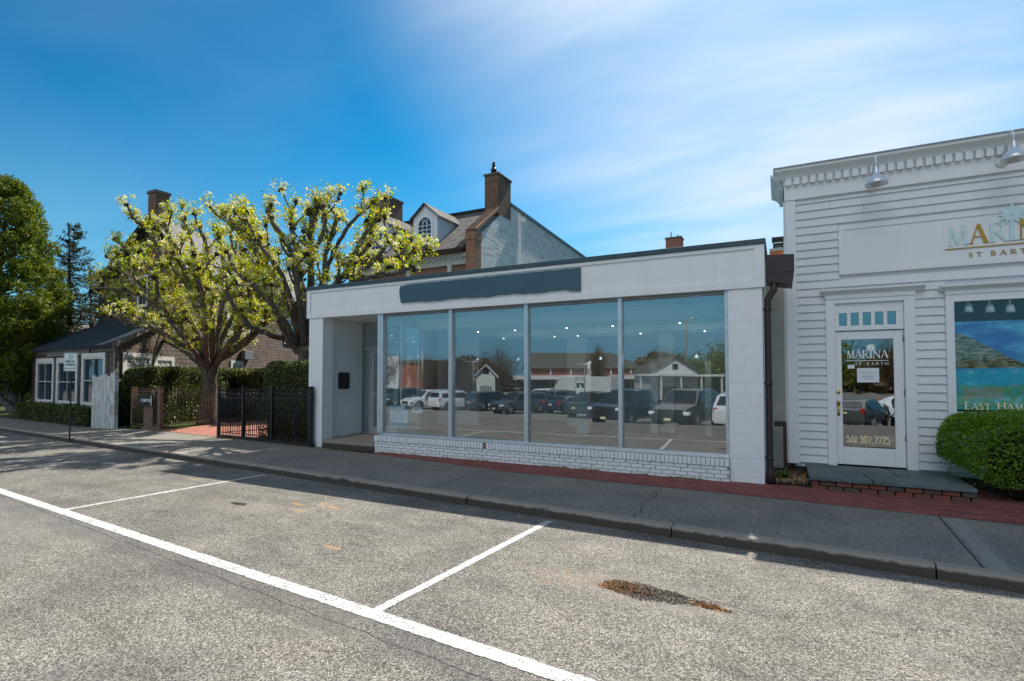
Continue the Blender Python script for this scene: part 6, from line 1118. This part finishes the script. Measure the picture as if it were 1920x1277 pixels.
for k, m_, x, y, z, a, s, lab in CARS: car(k, m_, x, y, lotz(toSN(x, y)[1]) + .0, a, lab, s)
WBOX = solid('white_box_body', (.50, .51, .50), .5, .3, 0, .08, 1); OLIVER = solid('olive_grey_roof', (.085, .085, .07), .9, .1, 0, .2, .6); RBRICK = solid('distant_red_brick', (.26, .075, .04), .85, .15, 0, .25, 2)
def boxtruck(x, y, z, a, label):
    t = thing('box_truck', label, 'truck', (0, 0, 0), 'white trucks by the long brick building'); b = MB(); b.box(-3.4, -1.2, .9, 2.0, 1.2, 3.3); b.build('cargo_box', WBOX, t, bevel=.03)
    b = MB(); b.prism([(2.05, -1.05, .5), (4.1, -1.05, .5), (4.1, -1.05, 1.4), (3.3, -1.05, 1.55), (2.95, -1.05, 2.4), (2.05, -1.05, 2.45)], (0, 2.1, 0)); cb = b.build('cab', WBOX, t, bevel=.05)
    b = MB(); b.add([(3.34, -.9, 1.6), (3.34, .9, 1.6), (3.02, .9, 2.32), (3.02, -.9, 2.32)], [(0, 1, 2, 3)]); b.build('windscreen', CGL, cb)
    for q in (-1, 1): b = MB(); b.box(2.3, q * 1.056 - .003, 1.5, 3.1, q * 1.056 + .003, 2.25); b.build('side_window', CGL, cb)
    for x_ in (-2.2, 3.2):
        for s in (-1, 1): b = MB(); b.tube([(x_, s * .8, .45), (x_, s * 1.1, .45)], .45, 16); b.build('wheel', TYRE, t)
    t.location = (x, y, z); t.rotation_euler = (0, 0, R(a))
boxtruck(-32.0, -66, -1.62, 30, 'white box truck with its cab toward the panes, left one of the reflected pair'); boxtruck(-26.0, -62.5, -1.62, 205, 'white box truck seen side on, right one of the reflected pair')
RB0, RB1 = np.array([-41.5, -67.0]), np.array([-22.5, -76.0]); dv = (RB1 - RB0) / np.linalg.norm(RB1 - RB0); Lb = np.linalg.norm(RB1 - RB0); nv_ = np.array([dv[1], -dv[0]])
if nv_[1] > 0: nv_ = -nv_
def wb(b, s0, s1, d0, d1, z0, z1):
    f = lambda s, d: (RB0[0] + dv[0] * s + nv_[0] * d, RB0[1] + dv[1] * s + nv_[1] * d, z0); b.prism([f(s0, d0), f(s1, d0), f(s1, d1), f(s0, d1)], (0, 0, z1 - z0))
sb2 = thing('long_brick_building', 'long brick building with broad grey roof across the car park, reflected in the third pane', 'building', (RB0[0], RB0[1], -1.7)); b = MB(); wb(b, 0, Lb, 0, 14, -1.7, 3.2); b.build('wall', RBRICK, sb2)
f3 = lambda s, d, z: (RB0[0] + dv[0] * s + nv_[0] * d, RB0[1] + dv[1] * s + nv_[1] * d, z); b = MB(); b.add([f3(-.6, -.6, 3.1), f3(Lb + .6, -.6, 3.1), f3(Lb - 4, 7, 6.2), f3(1, 7, 6.2), f3(Lb + .6, 14, 3.1), f3(-.6, 14, 3.1)], [(0, 1, 2, 3), (1, 4, 2), (3, 2, 4, 5), (0, 3, 5)]); b.build('roof', OLIVER, sb2)
b = MB(); wb(b, -2, Lb + 3, -4.0, -.5, 1.2, 1.9); b.build('canopy', WBOX, sb2); b = MB()
for k in range(6): wb(b, 1 + k * 3.6, 1.25 + k * 3.6, -.25, -.02, -1.6, 3.1)
b.build('downpipe', WBOX, sb2); b = MB()
for k in range(5): wb(b, 1.9 + k * 3.6, 4.0 + k * 3.6, -.03, -.001, -.9, .9)
b.build('shop_window', CGL, sb2); hb = thing('low_brick_building', 'low brick building far left across the car park, reflected in the first pane', 'building', (-56, -52, -1.7)); b = MB(); b.box(-70, -62, -1.7, -50, -48, 3.9); b.build('wall', RBRICK, hb); b = MB(); b.box(-70.3, -62.3, 3.9005, -49.7, -47.7, 4.3); b.build('roof', OLIVER, hb); b = MB(); b.box(-58, -47.95, -1.6, -54.5, -47.6, 5.0); b.box(-58.6, -47.6, -1.6, -53.9, -47.3, -1.0); b.build('white_porch', WBOX, hb); b = MB()
for k in range(5): b.box(-69 + k * 2.2, -47.995, .2, -67.6 + k * 2.2, -47.96, 2.2)
b.build('window', CGL, hb)
# gable front house and little shop hut
def gabled(name, label, x, y, w, d, z0, ze_, zp, ang, wallm, roofm, porch=False):
    g = thing(name, label, 'building', (0, 0, 0)); b = MB(); b.prism([(-w / 2, 0, z0), (w / 2, 0, z0), (w / 2, 0, ze_), (0, 0, zp), (-w / 2, 0, ze_)], (0, -d, 0)); b.build('wall', wallm, g); b = MB()
    for s in (-1, 1): b.prism([(0, .3, zp + .02), (s * (w / 2 + .4), .3, ze_ - .2), (s * (w / 2 + .4), .3, ze_ - .05), (0, .3, zp + .18)], (0, -d - .6, 0))
    b.build('roof', roofm, g); b = MB(); b.box(-.35, .001, ze_ + .3, .35, .03, ze_ + 1.0); b.build('gable_window', CGL, g); b = MB(); b.box(-w * .32, .001, z0 + .5, w * .32, .03, z0 + 2.1); b.build('shop_window', CGL, g)
    if porch:
        b = MB(); b.box(-w * .9, .0, ze_ - .45, w * .9, 2.4, ze_ - .2); b.build('porch_roof', WBOX, g); b = MB()
        for k in range(5): x_ = -w * .85 + k * w * .425; b.box(x_ - .09, 2.1, z0, x_ + .09, 2.28, ze_ - .4505)
        b.build('porch_post', WBOX, g)
    else:
        b = MB()
        for k in range(-3, 4): b.box(k * w * .1 - .05, .031, z0 + .5, k * w * .1 + .05, .06, z0 + 2.1)
        b.build('glazing_bar', WBOX, g)
    g.location = (x, y, 0); g.rotation_euler = (0, 0, R(ang)); return g
gabled('gabled_house', 'white gabled building with a wide porch, reflected in the rightmost pane', -11.1, -44.5, 5.4, 9, -1.6, 2.2, 3.95, -27, WBOX, OLIVER, True)
gabled('small_hut', 'little white gabled hut, reflected at the left of the second pane', -32.3, -37.0, 2.2, 3, -1.5, 1.7, 3.0, -27, WBOX, WBOX)
for x, y, h, lab in ((-9.9, -45.3, 9.9, 'tall wooden pole with lamps beside the porch, reflected in the rightmost pane'), (-33.4, -36, 5.2, 'thin lamp post left of the little hut, reflected in the second pane'), (-17.5, -31, 4.6, 'short dark lamp post in front of the porch building, reflected in the rightmost pane'), (-47, -42, 6., 'lamp post with a flat head, reflected in the first pane')):
    t = thing('lamp_post', lab, 'lamp post', (x, y, -1.6)); b = MB(); b.tube([(x, y, -1.6), (x, y, -1.6 + h)], [.16, .11] if h > 9 else [.07, .05], 10); b.build('pole', GWOOD, t); b = MB(); b.tube([(x - .9 * (h < 9), y, -1.65 + h), (x + .9, y, -1.65 + h)], .04, 6); b.blob((x + .6, y, -1.5 + h), .2, random.Random(2), .05, 8, 6); b.build('lamp_head', ALU, t)
def baretree(label, x, y, h, r, seed, mat=LBRN, n=5000, col=False):
    rg = random.Random(seed); t = thing('bare_tree', label, 'tree', (x, y, -1.6)); b = MB(); b.tube([(x, y, -1.6), (x, y, -1.6 + h * .35)], [.28, .2], 8); P = []
    for i in range(26):
        a = rg.uniform(0, 2 * pi); e = rg.uniform(.1, 1); L = (r if not col else r * .8); ex = np.array([x + cos(a) * L * e, y + sin(a) * L * e, -1.6 + h * (.95 - .35 * e * e) * rg.uniform(.75, 1)]); s = np.array([x, y, -1.6 + h * rg.uniform(.12, .35)]); m_ = (s + ex) / 2 + [0, 0, -.1 * h]; b.tube([s, m_, ex], [.10, .05, .015], 5, False)
        for j in range(n // 26): tt = rg.uniform(.4, 1.05); q = s * (1 - tt) ** 2 + 2 * m_ * tt * (1 - tt) + ex * tt * tt; P.append(q + np.array([rg.gauss(0, r * .16), rg.gauss(0, r * .16), rg.gauss(0, r * .13)]))
    b.build('trunk', BARKD, t); leaves('crown', np.array(P), .5 if not col else .4, mat, t, seed, None, 1, .09 if mat is LBRN else .3, 0)
for i, (x, y, h, r, m_, lab) in enumerate(((-37.5, -50, 8.2, 4.2, LBRN, 'wide bare brown tree, reflected by the middle mullion'), (-27.5, -66, 9.4, 1.7, LBRN, 'narrow upright bare tree before the brick building, reflected in the third pane'), (-16.5, -64, 8.6, 5, LBRN, 'round bare tree left of the porch building, reflected in the rightmost pane'), (-7.0, -50, 7.2, 4.6, LARB, 'olive green tree right of the porch building, reflected in the rightmost pane'),
    (-4, -66, 11, 6, LBRN, 'tall bare tree at the right end of the rightmost pane reflection'), (-44.5, -42, 7, 3, LBRN, 'bare tree between the hut and the low brick building'), (-39, -24.5, 8.0, 3., LBRN, 'bare tree at the left end, reflected in the first pane'), (5, -60, 9, 5, LARB, 'green tree, reflected at the top of the boutique door'), (12, -55, 9, 5, LBRN, 'bare tree right of the reflected green tree'), (-14, -70, 7, 6, LARB, 'low olive tree behind the round bare one'), (20, -30, 13, 5, LBRN, 'tall bare tree near the boutique side of the car park'), (-52, -62, 7, 5, LBRN, 'bare tree behind the low brick building'))): baretree(lab, x, y, h, r, 50 + i, m_, 5200)
rg = np.random.default_rng(77); n = 26000; aa = rg.uniform(R(200), R(340), n); rr = rg.uniform(95, 125, n); wz = -1.7 + rg.uniform(0, 1, n) ** .7 * (5.2 + 2.0 * np.sin(aa * 13) + 1.4 * np.sin(aa * 31 + 1)); P = np.stack([np.cos(aa) * rr, np.sin(aa) * rr, wz], 1)
tag(leaves('distant_woodland', P, 2.2, LBRN, None, 9, None, 1, .4, .1, loc=(0, -110, 0)), 'brown bare woodland along the horizon behind the car park', 'woodland', None, 'stuff')

# loose chips in the broken patch of asphalt
rg = np.random.default_rng(91)
def chips(name, cx0, cy0, a, b_, n, size, mat, label, seed, rot=SANG):
    t = rg.uniform(0, 2 * pi, n); q = rg.uniform(0, 1, n) ** .6; lump = 1 + .18 * np.sin(3 * t + seed) + .12 * np.sin(7 * t); X, Y = a * q * lump * np.cos(t), b_ * q * lump * np.sin(t); P = np.stack([cx0 + X * cos(rot) - Y * sin(rot), cy0 + X * sin(rot) + Y * cos(rot), np.abs(rg.normal(0, .004, n)) + .003], 1)
    tag(leaves(name, P, size, mat, None, seed, np.tile([0, 0, 1.], (n, 1)), .9, .8, .35, loc=(cx0, cy0, 0)), label, 'gravel', None, 'stuff')
CH1 = m_leaf('dark_chips', [(.03, .025, .02), (.11, .09, .07), (.30, .26, .21)], 0, .8, 30.); CH2 = m_leaf('rusty_chips', [(.05, .022, .010), (.22, .09, .03), (.50, .24, .06)], 0, .8, 30.)
chips('broken_asphalt', -1.02, 4.555, .42, .15, 1300, .015, CH1, 'dark loose gravel in the broken patch of asphalt near the right divider', 1)
chips('rusty_grit', -1.22, 4.57, .24, .12, 900, .013, CH2, 'rust coloured grit at the left end of the broken asphalt patch', 2)
chips('rusty_debris', -.55, 4.50, .17, .045, 420, .013, CH2, 'orange brown debris in the small crack right of the broken patch', 3)
chips('dark_grit', -6.98, 4.98, .16, .05, 260, .015, CH1, 'dark grit in the small pothole of the middle bay', 4)
